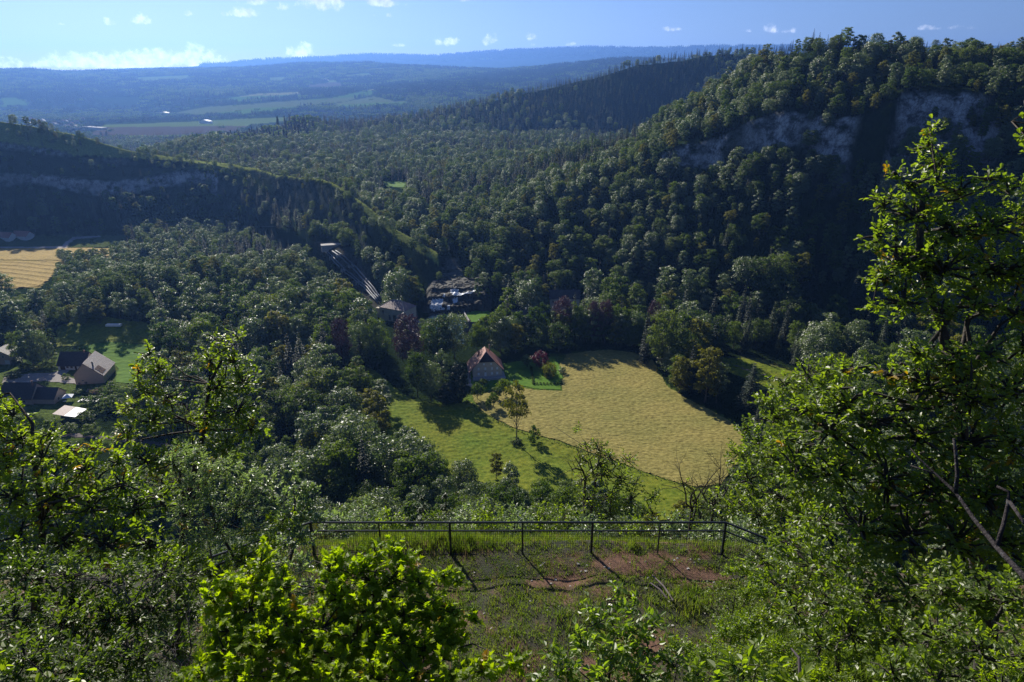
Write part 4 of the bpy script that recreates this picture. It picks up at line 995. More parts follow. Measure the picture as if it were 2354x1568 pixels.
    A = ground(150, 925); t = empty('garden_table', A, 0); tag(t, 'round white table under the garden gazebo', 'table'); q = MB(); q.tube([(0, 0, .70), (0, 0, .75)], .8, 14); q.build('table_top', MATS['white_paint'], t); q = MB(); q.tube([(0, 0, 0), (0, 0, .7)], .06, 6); q.build('leg', MATS['metal_grey'], t)
    A = ground(208, 921); m = MB(); m.box(-5.2, 5.2, -1.9, 1.9, -.3, .35); m.box(-5.0, 5.0, -1.7, 1.7, .35, .42)
    tag(m.build('pool_cover', MATS['white_paint'], None, A), 'white covered swimming pool beside the terrace', 'pool')
    A = ground(268, 750); m = MB()
    m.box(-6, 3, -1.2, 1.2, .2, 1.3); m.box(-5.8, 2.8, -1.0, 1.0, 1.3, 1.42); tag(m.build('caravan_trailer', MATS['white_paint'], None, A), 'long white low trailer parked under the trees by the dark meadow', 'trailer')
    # rows in shade at the foot of the left cliff
    for X, Y, w, lab in ((22, 556, 16, 'faint red-roofed farm building in blue shade left of the white track'), (62, 553, 20, 'longer red-roofed farm building in blue shade next to the hedge')):
        g = ground(X, Y); house('farm_building', lab, (g.x, g.y, g.z), math.radians(80), 10, w, (4, .5, 8, 4), 'plaster_white', 'tile_red', cat='farm building')
hamlet()
sheet('track', [(-60,567),(60,568),(140,566),(150,556),(165,545),(230,541),(235,546),(175,551),(160,560),(155,572),(60,572),(-60,571)], MATS['gravel'], 1.5, .35)

# far off buildings of the plain
def far_buildings():
    rs = random.Random(4)
    def barn(X, Y, w, d, h, wall, roof, lab, cat='barn'):
        g = ground(X, Y, 1300); return house('barn' if cat == 'barn' else 'village_house', lab, (g.x, g.y, g.z), rs.uniform(-.5, .5), w, d, (h * .6, .5, h, h * .6), wall, roof, cat=cat)
    barn(458, 284, 42, 22, 13, 'plaster_white', 'white_paint', 'bright white barn standing alone on the far plain')
    barn(365, 263, 60, 20, 12, 'plaster_grey', 'metal_grey', 'long grey barn among hedges on the far plain')
    barn(160, 298, 110, 30, 9, 'plaster_grey', 'stone', 'long pale works hall at the edge of the hazy village')
    barn(740, 186, 45, 20, 14, 'plaster_grey', 'metal_grey', 'pale farm high on the far hillside pastures')
    n = 0
    for i in range(34):
        X = rs.uniform(2, 190); Y = rs.uniform(272, 296) + X * .02
        r, ro = barn(X, Y, rs.uniform(12, 20), rs.uniform(10, 16), rs.uniform(9, 12), rs.choice(['plaster_grey', 'plaster_grey', 'plaster_cream', 'stone']), rs.choice(['far_roof', 'far_roof', 'stone']), 'small pale village house in the haze at the far left of the plain', 'house')
        r['group'] = 'houses of the hazy far village'
far_buildings()

# ------------------------------------------------------------------ pipes, river, falls
def pipes():
    runs = [[(748,581),(769,605),(802,638),(838,664),(866,698)], [(752,580),(774,602),(808,636),(843,662),(869,697)],
            [(764,580),(786,596),(819,629),(851,663),(873,694)], [(772,579),(794,594),(827,627),(858,663),(877,692)]]
    names = ['outermost on the left', 'second from the left', 'third from the left', 'outermost on the right']
    for rn, w in zip(runs, names):
        P = []
        for (a, b) in zip(rn[:-1], rn[1:]):
            for k in range(4): P.append(ground(a[0] + (b[0] - a[0]) * k / 4, a[1] + (b[1] - a[1]) * k / 4))
        P.append(ground(*rn[-1])); z = [p.z for p in P]
        zs = [np.mean(z[max(0, i - 2):i + 3]) for i in range(len(z))]
        zs = [max(a, b) for a, b in zip(zs, z)]
        Q = [Vector((p.x, p.y, zz + .9)) for p, zz in zip(P, zs)]
        root = empty('penstock', Q[-1]); tag(root, 'grey steel water pipe down the slope to the power station, ' + w, 'pipe', 'water pipes above the power station')
        inv = Vector(Q[-1]); m = MB(); m.tube([q - inv for q in Q], .52, 10); m.build('pipe', MATS['metal_grey'], root, smooth=True)
        for q in Q[2:-1:4]:
            s = MB(); v = q - inv; s.box(v.x - .9, v.x + .9, v.y - .5, v.y + .5, v.z - 3, v.z - .25); s.build('support', MATS['stone'], root)
    A = ground(757, 572); root = empty('valve_house', A, .3); tag(root, 'low concrete intake block at the top of the water pipes', 'building')
    m = MB(); m.box(-6, 9, -2, 4, -2, 3); m.build('wall', MATS['stone'], root); m = MB(); m.box(-6.4, 9.4, -2.4, 4.4, 3.02, 3.4); m.build('roof', MATS['stone'], root)
pipes()

def river():
    m, N, L, out = new_mat('water')
    p = N.new('ShaderNodeBsdfPrincipled'); p.inputs['Base Color'].default_value = (.02, .045, .05, 1); p.inputs['Roughness'].default_value = .12
    b = N.new('ShaderNodeBump'); b.inputs['Strength'].default_value = .4; b.inputs['Distance'].default_value = .2; n = noise(N, L, .8, 4); L.new(n.outputs['Fac'], b.inputs['Height']); L.new(b.outputs[0], p.inputs['Normal']); L.new(p.outputs[0], out.inputs['Surface'])
    pts = [plane_pt(X, Y, .9) for X, Y in ((985,728),(1000,722),(1030,724),(1062,722),(1072,735),(1078,755),(1070,790),(1000,790),(975,765),(965,745))]
    mb = MB(); mb.slab([(p_.x, p_.y, .9) for p_ in pts][::-1], .8); o = mb.build('river', MATS['water']); tag(o, kind='structure')
    surf_mat('wet_rock', [(.35, (.014,.015,.012)), (.55, (.028,.027,.02)), (.75, (.05,.048,.034))], .45, .75, .9, 1.6, spec=.25)
    m, N, L, out = new_mat('white_water')
    p = N.new('ShaderNodeBsdfPrincipled'); p.inputs['Roughness'].default_value = .35; geo = N.new('ShaderNodeNewGeometry'); mp = N.new('ShaderNodeMapping'); mp.inputs['Scale'].default_value = (2.2, 2.2, .30); L.new(geo.outputs['Position'], mp.inputs['Vector'])
    n = noise(N, L, 1.0, 5, .65, vec=mp.outputs[0]); r = ramp(N, L, n.outputs['Fac'], [(.36, (.04,.05,.055)), (.46, (.40,.46,.50)), (.57, (.85,.88,.90))]); L.new(r.outputs[0], p.inputs['Base Color']); L.new(p.outputs[0], out.inputs['Surface'])
    # one stepped rock face; the white water lies on it as sheets of its own
    xs = np.arange(-60, -14, .3); ys = np.arange(424, 482, .3); gx, gy = np.meshgrid(xs, ys)
    y0 = 434 + 4 * fbm(gx * .12, 2.5, 3) + 1.5 * fbm(gx * .5, 7.0, 2) + np.clip((gx + 40) * .12, -1, 3)
    s_ = gy - y0 + 1.2 * fbm(gx * .3, gy * .3, 3)
    zz = np.interp(s_, [-30, -1, 0, 2.2, 7, 9, 10.6, 16, 17.5, 19, 26, 30, 46], [-1.5, -.6, .2, 5.2, 6.4, 7.0, 9.6, 10.6, 11.2, 12.6, 13.2, 13.4, 13.0])
    zz = zz + 1.3 * fbm(gx * .22 + 4, gy * .22, 4) * np.clip(s_ / 2, 0, 1); q_ = .55
    zz = np.where(s_ > 0, np.floor(zz / q_) * q_ + q_ * np.clip(((zz / q_) % 1) * 2.5 - 1.2, 0, 1), zz)
    edge = np.minimum(np.minimum(gx + 60, -14.5 - gx), 481 - gy); zz = zz - np.clip(4 - edge, 0, 4) * 1.2
    ny, nx = gx.shape; i = np.arange(ny - 1)[:, None] * nx + np.arange(nx - 1)[None, :]; Fq = np.stack([i, i + 1, i + nx + 1, i + nx], -1)
    V = np.stack([gx, gy, zz], -1).reshape(-1, 3)
    tag(link('rock_ledges', np_mesh('rock_ledges', V, Fq.reshape(-1, 4), MATS['wet_rock'])), kind='structure')
    X, Y, _ = project(gx, gy, zz); Xw = X + 3.4 * fbm(gx * .9, gy * .9, 3); Yw = Y + 2.2 * fbm(gx * 1.1 + 5, gy * 1.1, 3)
    for poly, lab in (([(988,704),(992,686),(1021,686),(1018,697),(1010,714),(996,717),(988,712)], 'broad fan of white water'), ([(1012,714),(1015,704),(1023,705),(1023,714)], 'small low fall'), ([(1027,714),(1027,702),(1034,702),(1034,714)], 'narrow low fall'), ([(1040,698),(1040,688),(1053,680),(1054,683),(1050,697)], 'upright middle fall'),
                      ([(1032,667),(1040,664),(1055,665),(1053,673),(1066,674),(1078,669),(1079,674),(1061,680),(1040,679)], 'bright upper fall'), ([(1074,675),(1090,664),(1099,661),(1093,669),(1079,676)], 'thin slanting chute'), ([(1016,684),(1018,675),(1023,676),(1023,684)], 'short side fall')):
        m_ = inside(Xw, Yw, np.array(poly, float)); cell = m_[:-1, :-1] & m_[1:, 1:]
        if not cell.any(): continue
        f = Fq[cell]; used = np.unique(f); rm = np.zeros(nx * ny, int); rm[used] = np.arange(len(used))
        top = V[used] + np.array([0, -.16, .14]) + np.stack([np.zeros(len(used)), -.15 * vnoise(V[used, 0] * 3, V[used, 2]), .1 * vnoise(V[used, 0] * 3, V[used, 2] * 2)], -1); bot = V[used] + np.array([0, .05, -.05]); k = len(used)
        tag(link('waterfall', np_mesh('waterfall', np.concatenate([top, bot]), np.concatenate([rm[f], rm[f][:, ::-1] + k]), MATS['white_water'])), lab, 'waterfall', kind='structure')
river()
#@@PART4
# ------------------------------------------------------------------ trees one can tell apart
APPLE = [proto('apple%d' % i, 'fruit', ['leaf_green', 'leaf_grey'][i % 2], leafy_crown(120 + i, 5.2, [5.2, 4.6, 6.4][i], 1500, .20, base=.34, nlob=16, shape=.7), 5.2, .16, 60 + i, 'bark_dark', limbs=8, upto=.7) for i in range(3)]
YEW = proto('yew', 'yew', 'leaf_spruce', leafy_crown(131, 14, 8.5, 4200, .30, base=.03, nlob=34, shape=1.1, spread=.35), 14, .3, 8, 'bark_dark')
LONE = proto('lone', 'lone', 'leaf_yellow', leafy_crown(133, 21, 11, 1900, .36, base=.42, nlob=17, shape=.8, spread=.7), 21, .3, 9, 'bark', limbs=14, upto=.88)
WILLOW = proto('willow', 'willow', 'leaf_yellow', leafy_crown(135, 6.5, 8.5, 2600, .24, base=.02, nlob=22, shape=.6, droop=.8), 6.5, .2, 10)
RED = proto('red', 'red', 'leaf_red', leafy_crown(137, 7.5, 8.2, 2400, .24, base=.18, nlob=20, shape=.7), 7.5, .18, 11, 'bark_dark')
BARE = None
def tree_thing(name, p, loc, rz, sc, label, cat, group=None, sxy=1.0):
    r = empty(name, loc, rz); r.scale = (sc * sxy, sc * sxy, sc); tag(r, label, cat, group)
    link('trunk', p.trunk, r); link('crown', p.crown, r); return r
COUNT_W = ['first', 'second', 'third', 'fourth', 'fifth', 'sixth', 'seventh', 'eighth', 'ninth', 'tenth', 'eleventh', 'twelfth', 'thirteenth', 'fourteenth', 'fifteenth', 'sixteenth']
def lift_tree(X, Yb, Yt, p, name, label, cat, wD=None, group=None, rz=None, rmin=40):
    g = ground(X, Yb, rmin); _, _, zc = project(g.x, g.y, g.z)
    dep = math.atan2(CAM[2] - g.z, math.hypot(g.x, g.y))
    Hm = (Yb - Yt) / F * float(zc) / math.cos(dep) * 1.0
    sc = Hm / p.h
    crown_w = 2 * max(abs(v.co.x) for v in list(p.crown.vertices)[::40])
    sxy = 1.0 if wD is None else (wD / F * float(zc)) / (crown_w * sc)
    return tree_thing(name, p, (g.x, g.y, g.z - .15), (sum(map(ord, label)) % 628) / 100 if rz is None else rz, sc, label, cat, group, sxy)
def special_trees():
    lift_tree(941, 838, 724, COPPER, 'copper_beech', 'big dark purple copper beech in front of the power station', 'tree', 80)
    lift_tree(789, 838, 732, COPPER, 'copper_beech', 'narrow purple copper beech left of the power station, half behind green crowns', 'tree', 56)
    lift_tree(1291, 786, 684, COPPER, 'copper_beech', 'dull purple-brown tree in the row behind the hay field, below the grey house', 'tree', 62)
    lift_tree(1362, 788, 692, COPPER, 'copper_beech', 'reddish purple tree right of the dark spruces behind the hay field', 'tree', 40)
    lift_tree(1388, 788, 690, COPPER, 'copper_beech', 'purple tree near the top right of the row behind the hay field', 'tree', 46)
    lift_tree(1500, 790, 692, COPPER, 'copper_beech', 'faint purple crown above the upper right corner of the hay field', 'tree', 44)
    lift_tree(1187, 1019, 884, LONE, 'lone_tree', 'tall slender yellow-green tree with bare trunk standing alone at the meadow edge', 'tree', 56)
    lift_tree(1240, 846, 808, RED, 'red_leaved_tree', 'small crimson-leaved ornamental tree at the top of the lawn', 'tree', 42)
    lift_tree(1211, 845, 817, APPLE[1], 'garden_tree', 'small round pale green tree left of the crimson tree', 'tree', 30)
    lift_tree(1262, 866, 832, WILLOW, 'willow', 'low drooping yellow-green willow beside the lawn hedge', 'tree', 42)
    lift_tree(960, 912, 808, LEAFY[0], 'leafy_tree', 'rounded silvery tree left of the farmhouse, in the clump at the meadow edge', 'tree', 58)
    lift_tree(990, 918, 835, LEAFY[6], 'leafy_tree', 'middle green tree of the clump left of the farmhouse', 'tree', 55)
    lift_tree(1017, 900, 808, LEAFY[3], 'leafy_tree', 'silver-topped tree in the clump nearest the farmhouse', 'tree', 48)
    lift_tree(1056, 920, 838, YEW, 'yew', 'dense dark yew between the silver clump and the farmhouse', 'tree', 50)
    lift_tree(1030, 925, 880, YEW, 'yew', 'lower dark yew at the foot of the clump by the farmhouse', 'tree', 50)
    lift_tree(1038, 922, 895, SHRUB[2], 'shrub', 'yellowish round bush in front of the dark yew', 'bush', 30)
    lift_tree(877, 948, 872, LEAFY[3], 'leafy_tree', 'single silver-green tree standing in the meadow left of the clump', 'tree', 60)
    lift_tree(1110, 890, 870, APPLE[0], 'shrub_tree', 'small leafy tree in front of the farmhouse terrace', 'fruit tree', 24)
    lift_tree(1097, 918, 881, APPLE[0], 'fruit_tree', 'fruit tree nearest the left corner of the orchard below the farmhouse', 'fruit tree', 34)
    lift_tree(1157, 909, 870, APPLE[2], 'fruit_tree', 'broadest darkest fruit tree of the orchard, right of the farmhouse steps', 'fruit tree', 38)
    lift_tree(1142, 918, 890, APPLE[1], 'fruit_tree', 'thin fruit tree in the middle of the small orchard', 'fruit tree', 26)
    lift_tree(1134, 936, 902, APPLE[0], 'fruit_tree', 'leaning fruit tree casting a long shadow on the mown field', 'fruit tree', 26)
    lift_tree(1123, 945, 915, APPLE[1], 'fruit_tree', 'smallest fruit tree at the lower tip of the orchard', 'fruit tree', 15)
    lift_tree(1227, 1016, 980, SHRUB[0], 'shrub', 'bushy green shrub on the field boundary right of the lone tree', 'bush', 30)
    lift_tree(1188, 1022, 1006, SHRUB[1], 'shrub', 'low scrub round the foot of the lone tree', 'bush', 26)
    lift_tree(1292, 858, 843, SHRUB[3], 'shrub', 'small pale bush at the corner of the hay field by the willow', 'bush', 20)
    lift_tree(1140, 1100, 1042, LEAFY[5], 'leafy_tree', 'thin brownish sapling at the lower edge of the meadow', 'tree', 34)
    lift_tree(1720, 945, 835, CONI[2], 'spruce', 'broad dark spruce standing below the country road', 'spruce', 62)
    lift_tree(1620, 925, 800, LEAFY[5], 'leafy_tree', 'big yellow-green tree bulging from the wood at the right field edge', 'tree', 75)
    lift_tree(1560, 905, 820, LEAFY[5], 'leafy_tree', 'bright yellow-green tree touching the bend of the hay field', 'tree', 60)
    lift_tree(1520, 850, 714, LEAFY[0], 'leafy_tree', 'tall grey-green tree at the upper right corner of the hay field', 'tree', 75)
    lift_tree(1480, 836, 722, CONI[1], 'spruce', 'dark narrow spruce at the top edge of the hay field', 'spruce', 30)
    for i, (X, Yb, Yt, p, w) in enumerate([(1013, 832, 728, 0, 74), (1045, 826, 722, 6, 66), (990, 820, 740, 2, 50), (1145, 807, 712, 0, 55), (1110, 816, 728, 4, 50), (1170, 798, 728, 6, 60), (1205, 792, 726, 3, 44), (1225, 788, 706, 1, 38), (1250, 786, 700, 4, 40),
                                         (1272, 786, 716, 3, 36), (1320, 786, 700, 4, 52), (1345, 786, 718, 1, 40), (1412, 786, 702, 1, 44), (1440, 792, 710, 4, 46), (1460, 798, 716, 6, 44), (868, 845, 735, 0, 62), (835, 848, 742, 6, 58), (748, 845, 744, 4, 55), (1190, 792, 716, 1, 34), (1385, 786, 720, 0, 40), (1096, 812, 748, 2, 40)]):
        lab = ['domed green tree filling the gap right of the copper beech', 'broad tree between the copper beech and the black-roofed house', 'lower rounded tree just right of the copper beech', 'tall green tree right of the park lawn',
               'green tree behind the farmhouse roof', 'dark broad tree behind the right side of the farmhouse', 'silvery narrow tree in front of the long dark-roofed house', 'slim bright tree at the middle of the row behind the lawn', 'fresh green tree left of the grey house',
               'silver tree low in the row above the crimson tree', 'green tree just right of the dull purple-brown tree', 'slim tree over the top edge of the hay field, left part', 'slim green tree over the top edge of the hay field, right part', 'leafy tree left of the narrow spruce at the field top',
               'grey-green tree touching the narrow spruce at the field top', 'tall pale tree between the two copper beeches', 'dense tree beside the left copper beech, on its right', 'green tree beside the left copper beech, on its left', 'thin upright tree rising behind the farmhouse chimney side', 'dense tree below the reddish purple trees', 'small tree squeezed behind the farmhouse ridge'][i]
        lift_tree(X, Yb, Yt, LEAFY[p], 'leafy_tree', lab, 'tree', w)
    for X, Yb, Yt, lab in ((1318, 770, 672, 'tallest dark spruce in front of the grey house'), (1338, 775, 682, 'dark spruce right of the tallest one by the grey house'), (1302, 772, 680, 'dark spruce left of the tallest one by the grey house'), (1425, 780, 676, 'slim spruce behind the hay field row, right of the purple trees')):
        lift_tree(X, Yb, Yt, CONI[0], 'spruce', lab, 'spruce', 26)
    for X, Yb, h, w, p, lab in ((1072, 664, 13, 12, SHRUB[2], 'rounded yellow-green bush on the rocks above the falls'), (1048, 665, 9, 11, SHRUB[0], 'low bush on the rock lip over the upper fall'), (1036, 664, 7, 8, SHRUB[2], 'smallest bush on the rock lip over the upper fall'), (1070, 714, 8, 16, SHRUB[2], 'bright shrub at the far corner of the park lawn wall'), (1102, 708, 14, 16, SHRUB[3], 'pale bush behind the park lawn')):
        lift_tree(X, Yb, Yb - h, p, 'shrub', lab, 'bush', w)
    lift_tree(1099, 704, 640, LEAFY[7], 'leafy_tree', 'tall narrow silvery tree right of the waterfall', 'tree', 22)
    # little box bushes in two rows
    k = 0
    for a, b, n, lab in (((1220, 846), (1226, 883), 13, 'small clipped bush from the top in the row running down the lawn'), ((1226, 884), (1289, 884), 9, 'small clipped bush from the left in the row along the lower lawn edge')):
        for i in range(n):
            t = i / (n - 1); g = ground(a[0] + (b[0] - a[0]) * t, a[1] + (b[1] - a[1]) * t)
            o = tree_thing('box_bush', SHRUB[0], (g.x, g.y, g.z), i * 1.3, .34, COUNT_W[i] + ' ' + lab, 'bush', 'clipped bushes of the lawn hedge' + (' column' if n == 13 else ' row'))
    # hamlet greenery
    for X, Yb, w, h, p, lab in ((152, 872, 18, 15, 0, 'round clipped bush in the middle of the gravel drive'), (190, 905, 26, 12, 0, 'low dark bush below the pink gable wall'), (172, 907, 18, 12, 1, 'low bush at the left end of the pink gable wall'), (210, 906, 18, 10, 2, 'low yellowish bush under the pink gable'),
                                (232, 905, 24, 16, 1, 'grey-green bush at the right corner of the pink gable'), (256, 905, 40, 26, 0, 'large rounded green bush right of the ribbed-roof house'), (200, 932, 34, 22, 0, 'dark dense bush right of the pool cover, nearest it'), (230, 938, 50, 30, 0, 'big dark bush below the swimming pool'), (262, 940, 50, 34, 1, 'big grey-green bush right of the swimming pool'),
                                (200, 965, 36, 22, 1, 'bush right of the timber shelter'), (60, 852, 30, 18, 0, 'green bush at the left end of the gravel drive'), (85, 850, 26, 14, 2, 'yellowish bush behind the gravel drive'), (40, 835, 26, 14, 3, 'greyish bush right of the corner house'), (110, 848, 34, 16, 0, 'dark bush left of the white bungalow'),
                                (10, 905, 44, 26, 0, 'dark bush left of the terrace house roof'), (30, 868, 36, 16, 1, 'bush in front of the corner house'), (120, 990, 40, 26, 0, 'bush between the shelter and the road'), (160, 992, 36, 20, 1, 'grey bush along the road below the shelter'), (210, 996, 40, 22, 0, 'dark bush along the road, middle of the verge'), (280, 1004, 44, 26, 3, 'silvery bush along the road, right part'), (330, 1008, 44, 26, 0, 'green bush over the road, far right part')):
        lift_tree(X, Yb, Yb - h, SHRUB[p], 'shrub', lab, 'bush', w)
    for X, Yb, Yt, w, p, lab in ((78, 842, 738, 52, 3, 'tall silvery tree behind the gravel drive, left of the white bungalow'), (52, 838, 760, 48, 0, 'grey tree behind the corner house'), (100, 842, 758, 50, 6, 'dense tree just behind the white bungalow drive'), (122, 838, 785, 30, 3, 'small pale tree at the left end of the white bungalow'), (8, 690, 628, 60, 1, 'dark green tree at the left edge below the golden hay field'), (8, 770, 700, 60, 0, 'grey tree at the left edge beside the dark meadow'), (35, 765, 690, 50, 3, 'silver-green tree second from the left edge beside the dark meadow')):
        lift_tree(X, Yb, Yt, LEAFY[p], 'leafy_tree', lab, 'tree', w)
    fl = MATS['leaf_silver'].copy(); 
    for X, Y, lab in ((205, 903, 'pink flowering bush by the terrace hedge, left one'), (222, 905, 'pink flowering bush by the terrace hedge, right one')):
        g = ground(X, Y); tree_thing('flowering_bush', FLOWER, (g.x, g.y, g.z), X, .6, lab, 'bush')
leaf_mat('petal_pink', [(.55,.35,.33), (.62,.45,.38)], (1, .9, .9), .2, .6, .3)
FLOWER = proto('flower', 'shrub', 'petal_pink', leafy_crown(90, 3.6, 4.6, 900, .2, base=.02, nlob=12), 3.6, .08, 4)
special_trees()

# hedge of rough growth with fence posts between meadow and hay field
def boundary():
    line = [(1090,930),(1100,942),(1130,964),(1180,989),(1230,1006),(1310,1028),(1400,1062),(1480,1092),(1560,1116),(1610,1126)]
    rs = np.random.RandomState(12); V = []; Fa = []; off = 0; k = 0; posts = []
    for a, b in zip(line[:-1], line[1:]):
        A, B = ground(*a), ground(*b); n = int((B - A).length / .9)
        for i in range(n):
            p = A.lerp(B, i / n); s = rs.uniform(.3, 1.0) * (1.6 if rs.rand() < .12 else 1)
            d = rand_unit(rs, 26); P = np.array([p.x + rs.normal() * .5, p.y + rs.normal() * .5, hz(p.x, p.y) + .3 * s]) + d * np.array([.7, .6, .8]) * s * rs.rand(26)[:, None] ** .4
            v, f = quads(P, d + np.array([0, 0, .3]), .16, rs); V.append(v); Fa.append(f + off); off += len(v)
            if i % 5 == 0: posts.append((p.x, p.y))
    o = link('undergrowth', np_mesh('undergrowth', np.concatenate(V), np.concatenate(Fa), MATS['leaf_green'])); tag(o, 'ragged strip of scrub dividing the green meadow from the hay field', 'undergrowth', kind='stuff')
    m = MB(); m.box(-.06, .06, -.06, .06, -.4, 1.25); me = m.build('fence_post', MATS['bark']).data
    bpy.data.objects.remove([q for q in COL.objects if q.name == 'fence_post'][0])
    for i, (x, y) in enumerate(posts[::2]):
        o = link('fence_post', me, loc=(x, y, hz(x, y))); tag(o, COUNT_W[min(i, 15)] + ' thin post from the left between meadow and hay field', 'post', 'posts of the field boundary')
boundary()

def roadside_posts():
    m = MB(); m.box(-.09, .09, -.09, .09, -.3, 1.3); me = bpy.data.meshes.new('post'); me.from_pydata(m.v, [], m.f); me.materials.append(MATS['bark_dark'])
    for i in range(16):
        t = i / 15; X = 1658 + 170 * t; Y = 831 + 43 * t - 3 * math.sin(t * 3.1); g = ground(X, Y)
        tag(link('road_post', me, loc=g), COUNT_W[i] + ' small dark post from the left along the country road', 'post', 'posts along the country road')
roadside_posts()
def utility_pole():
    g = ground(706, 562, 300); root = empty('utility_pole', g); tag(root, 'thin power pole with crossbar above the wooded rise', 'pole')
    m = MB(); m.tube([(0, 0, -1), (0, 0, 17)], [.22, .14], 8); m.build('pole', MATS['bark'], root)
    m = MB(); m.box(-1.6, 1.6, -.1, .1, 15.6, 15.85); m.build('crossbar', MATS['bark'], root)
    e = plane_pt(300, 548, 14); e = Vector((e.x, e.y, 14)) - g
    for k in (-1.4, 0, 1.4):
        a = Vector((k, 0, 15.9)); b = Vector((e.x, e.y + k, 14)); pts = [a.lerp(b, i / 14) - Vector((0, 0, 4 * 4 * (i / 14) * (1 - i / 14) * .5)) for i in range(15)]
        m = MB(); m.tube(pts, .035, 4); m.build('cable', MATS['metal_grey'], root)
utility_pole()

LANDMARKS = [('the farmhouse', 1120, 840), ('the big copper beech', 941, 790), ('the power station', 905, 712), ('the waterfall', 1040, 690), ('the park lawn', 1098, 725), ('the water pipes', 805, 635), ('the long dark-roofed house', 1217, 732),
  ('the grey house', 1300, 690), ('the hay field top', 1400, 790), ('the hay field bend', 1550, 890), ('the hay field lower corner', 1690, 1010), ('the country road', 1745, 858), ('the meadow tip', 1540, 1160), ('the lone tree', 1190, 1100), ('the meadow left edge', 880, 960),
  ('the ribbed-roof house', 260, 850), ('the dark meadow', 240, 745), ('the golden hay field', 90, 650), ('the white trailer', 268, 735), ('the narrow copper beech', 789, 800), ('the fence left end', 800, 1180), ('the fence middle', 1150, 1180), ('the fence corner', 1640, 1180),
  ('the power pole', 706, 600), ('the wooded rise top', 560, 600), ('the left frame edge', 10, 720), ('the road bend', 380, 1010), ('the rise middle slope', 560, 700), ('the wood heart', 600, 820), ('the wood lower part', 700, 930), ('the wood bottom corner', 820, 1080), ('the oak top', 2050, 620), ('the oak left side', 1880, 800), ('the roadside meadow', 1850, 900),
  ('the right slope foot', 1500, 640), ('the right slope middle', 1700, 560), ('the gorge mouth', 1060, 600), ('the grassy spur tip', 960, 600)]
def individual_trees():
    TREES.sort(key=lambda t: -t[6])
    inf = []; rest = []; nl = nc = 0
    for t in TREES:
        X, Y, zc = project(t[0], t[1], t[2]); view = -30 < X < 2383 and Y < 1230 + 0 * X and not (Y > 1010 and X < 560) and not (X > 1950 and Y > 560)
        con = t[5][0] == 'c'
        if view and zc < 620 and ((not con and nl < 235) or (con and nc < 60)):
            inf.append((t, float(X), float(Y))); nl += not con; nc += con
        else: rest.append(t)
    tone = ['grey-green', 'fresh green', 'broad grey-green', 'silvery', 'deep green', 'yellow-green', 'wide many-lobed', 'narrow columnar', 'tall airy pale']
    ctone = ['slim dark', 'short dark', 'tall dark', 'pale feathery']
    bins = {}
    for t, X, Y in inf:
        n = min(LANDMARKS, key=lambda l: (l[1] - X) ** 2 + (l[2] - Y) ** 2); dx, dy = X - n[1], (Y - n[2]) * 1.2
        side = ('right of' if dx > 0 else 'left of') if abs(dx) > abs(dy) else ('below' if dy > 0 else 'above')
        kind = (ctone[t[5][1]] + (' larch' if t[5][1] == 3 else ' spruce')) if t[5][0] == 'c' else tone[t[5][1]] + ' tree'
        bins.setdefault((kind, side, n[0]), []).append((X, Y, t))
    for (kind, side, lm), L_ in bins.items():
        L_.sort(key=lambda q: q[0])
        for i, (X, Y, t) in enumerate(L_):
            lab = '%s in the wood %s %s' % (kind, side, lm)
            if len(L_) > 1: lab = '%s %s from the left, %s %s' % (COUNT_W[min(i, 15)], kind, side, lm)
            p = LEAFY[t[5][1]] if t[5][0] == 'l' else (CONI + [LARCH])[t[5][1]]
            nm = 'leafy_tree' if t[5][0] == 'l' else ('larch' if t[5][1] == 3 else 'spruce')
            tree_thing(nm, p, (t[0], t[1], t[2]), t[3], t[4], lab, 'tree', 'trees of the valley woods')
    return rest
REST = individual_trees()
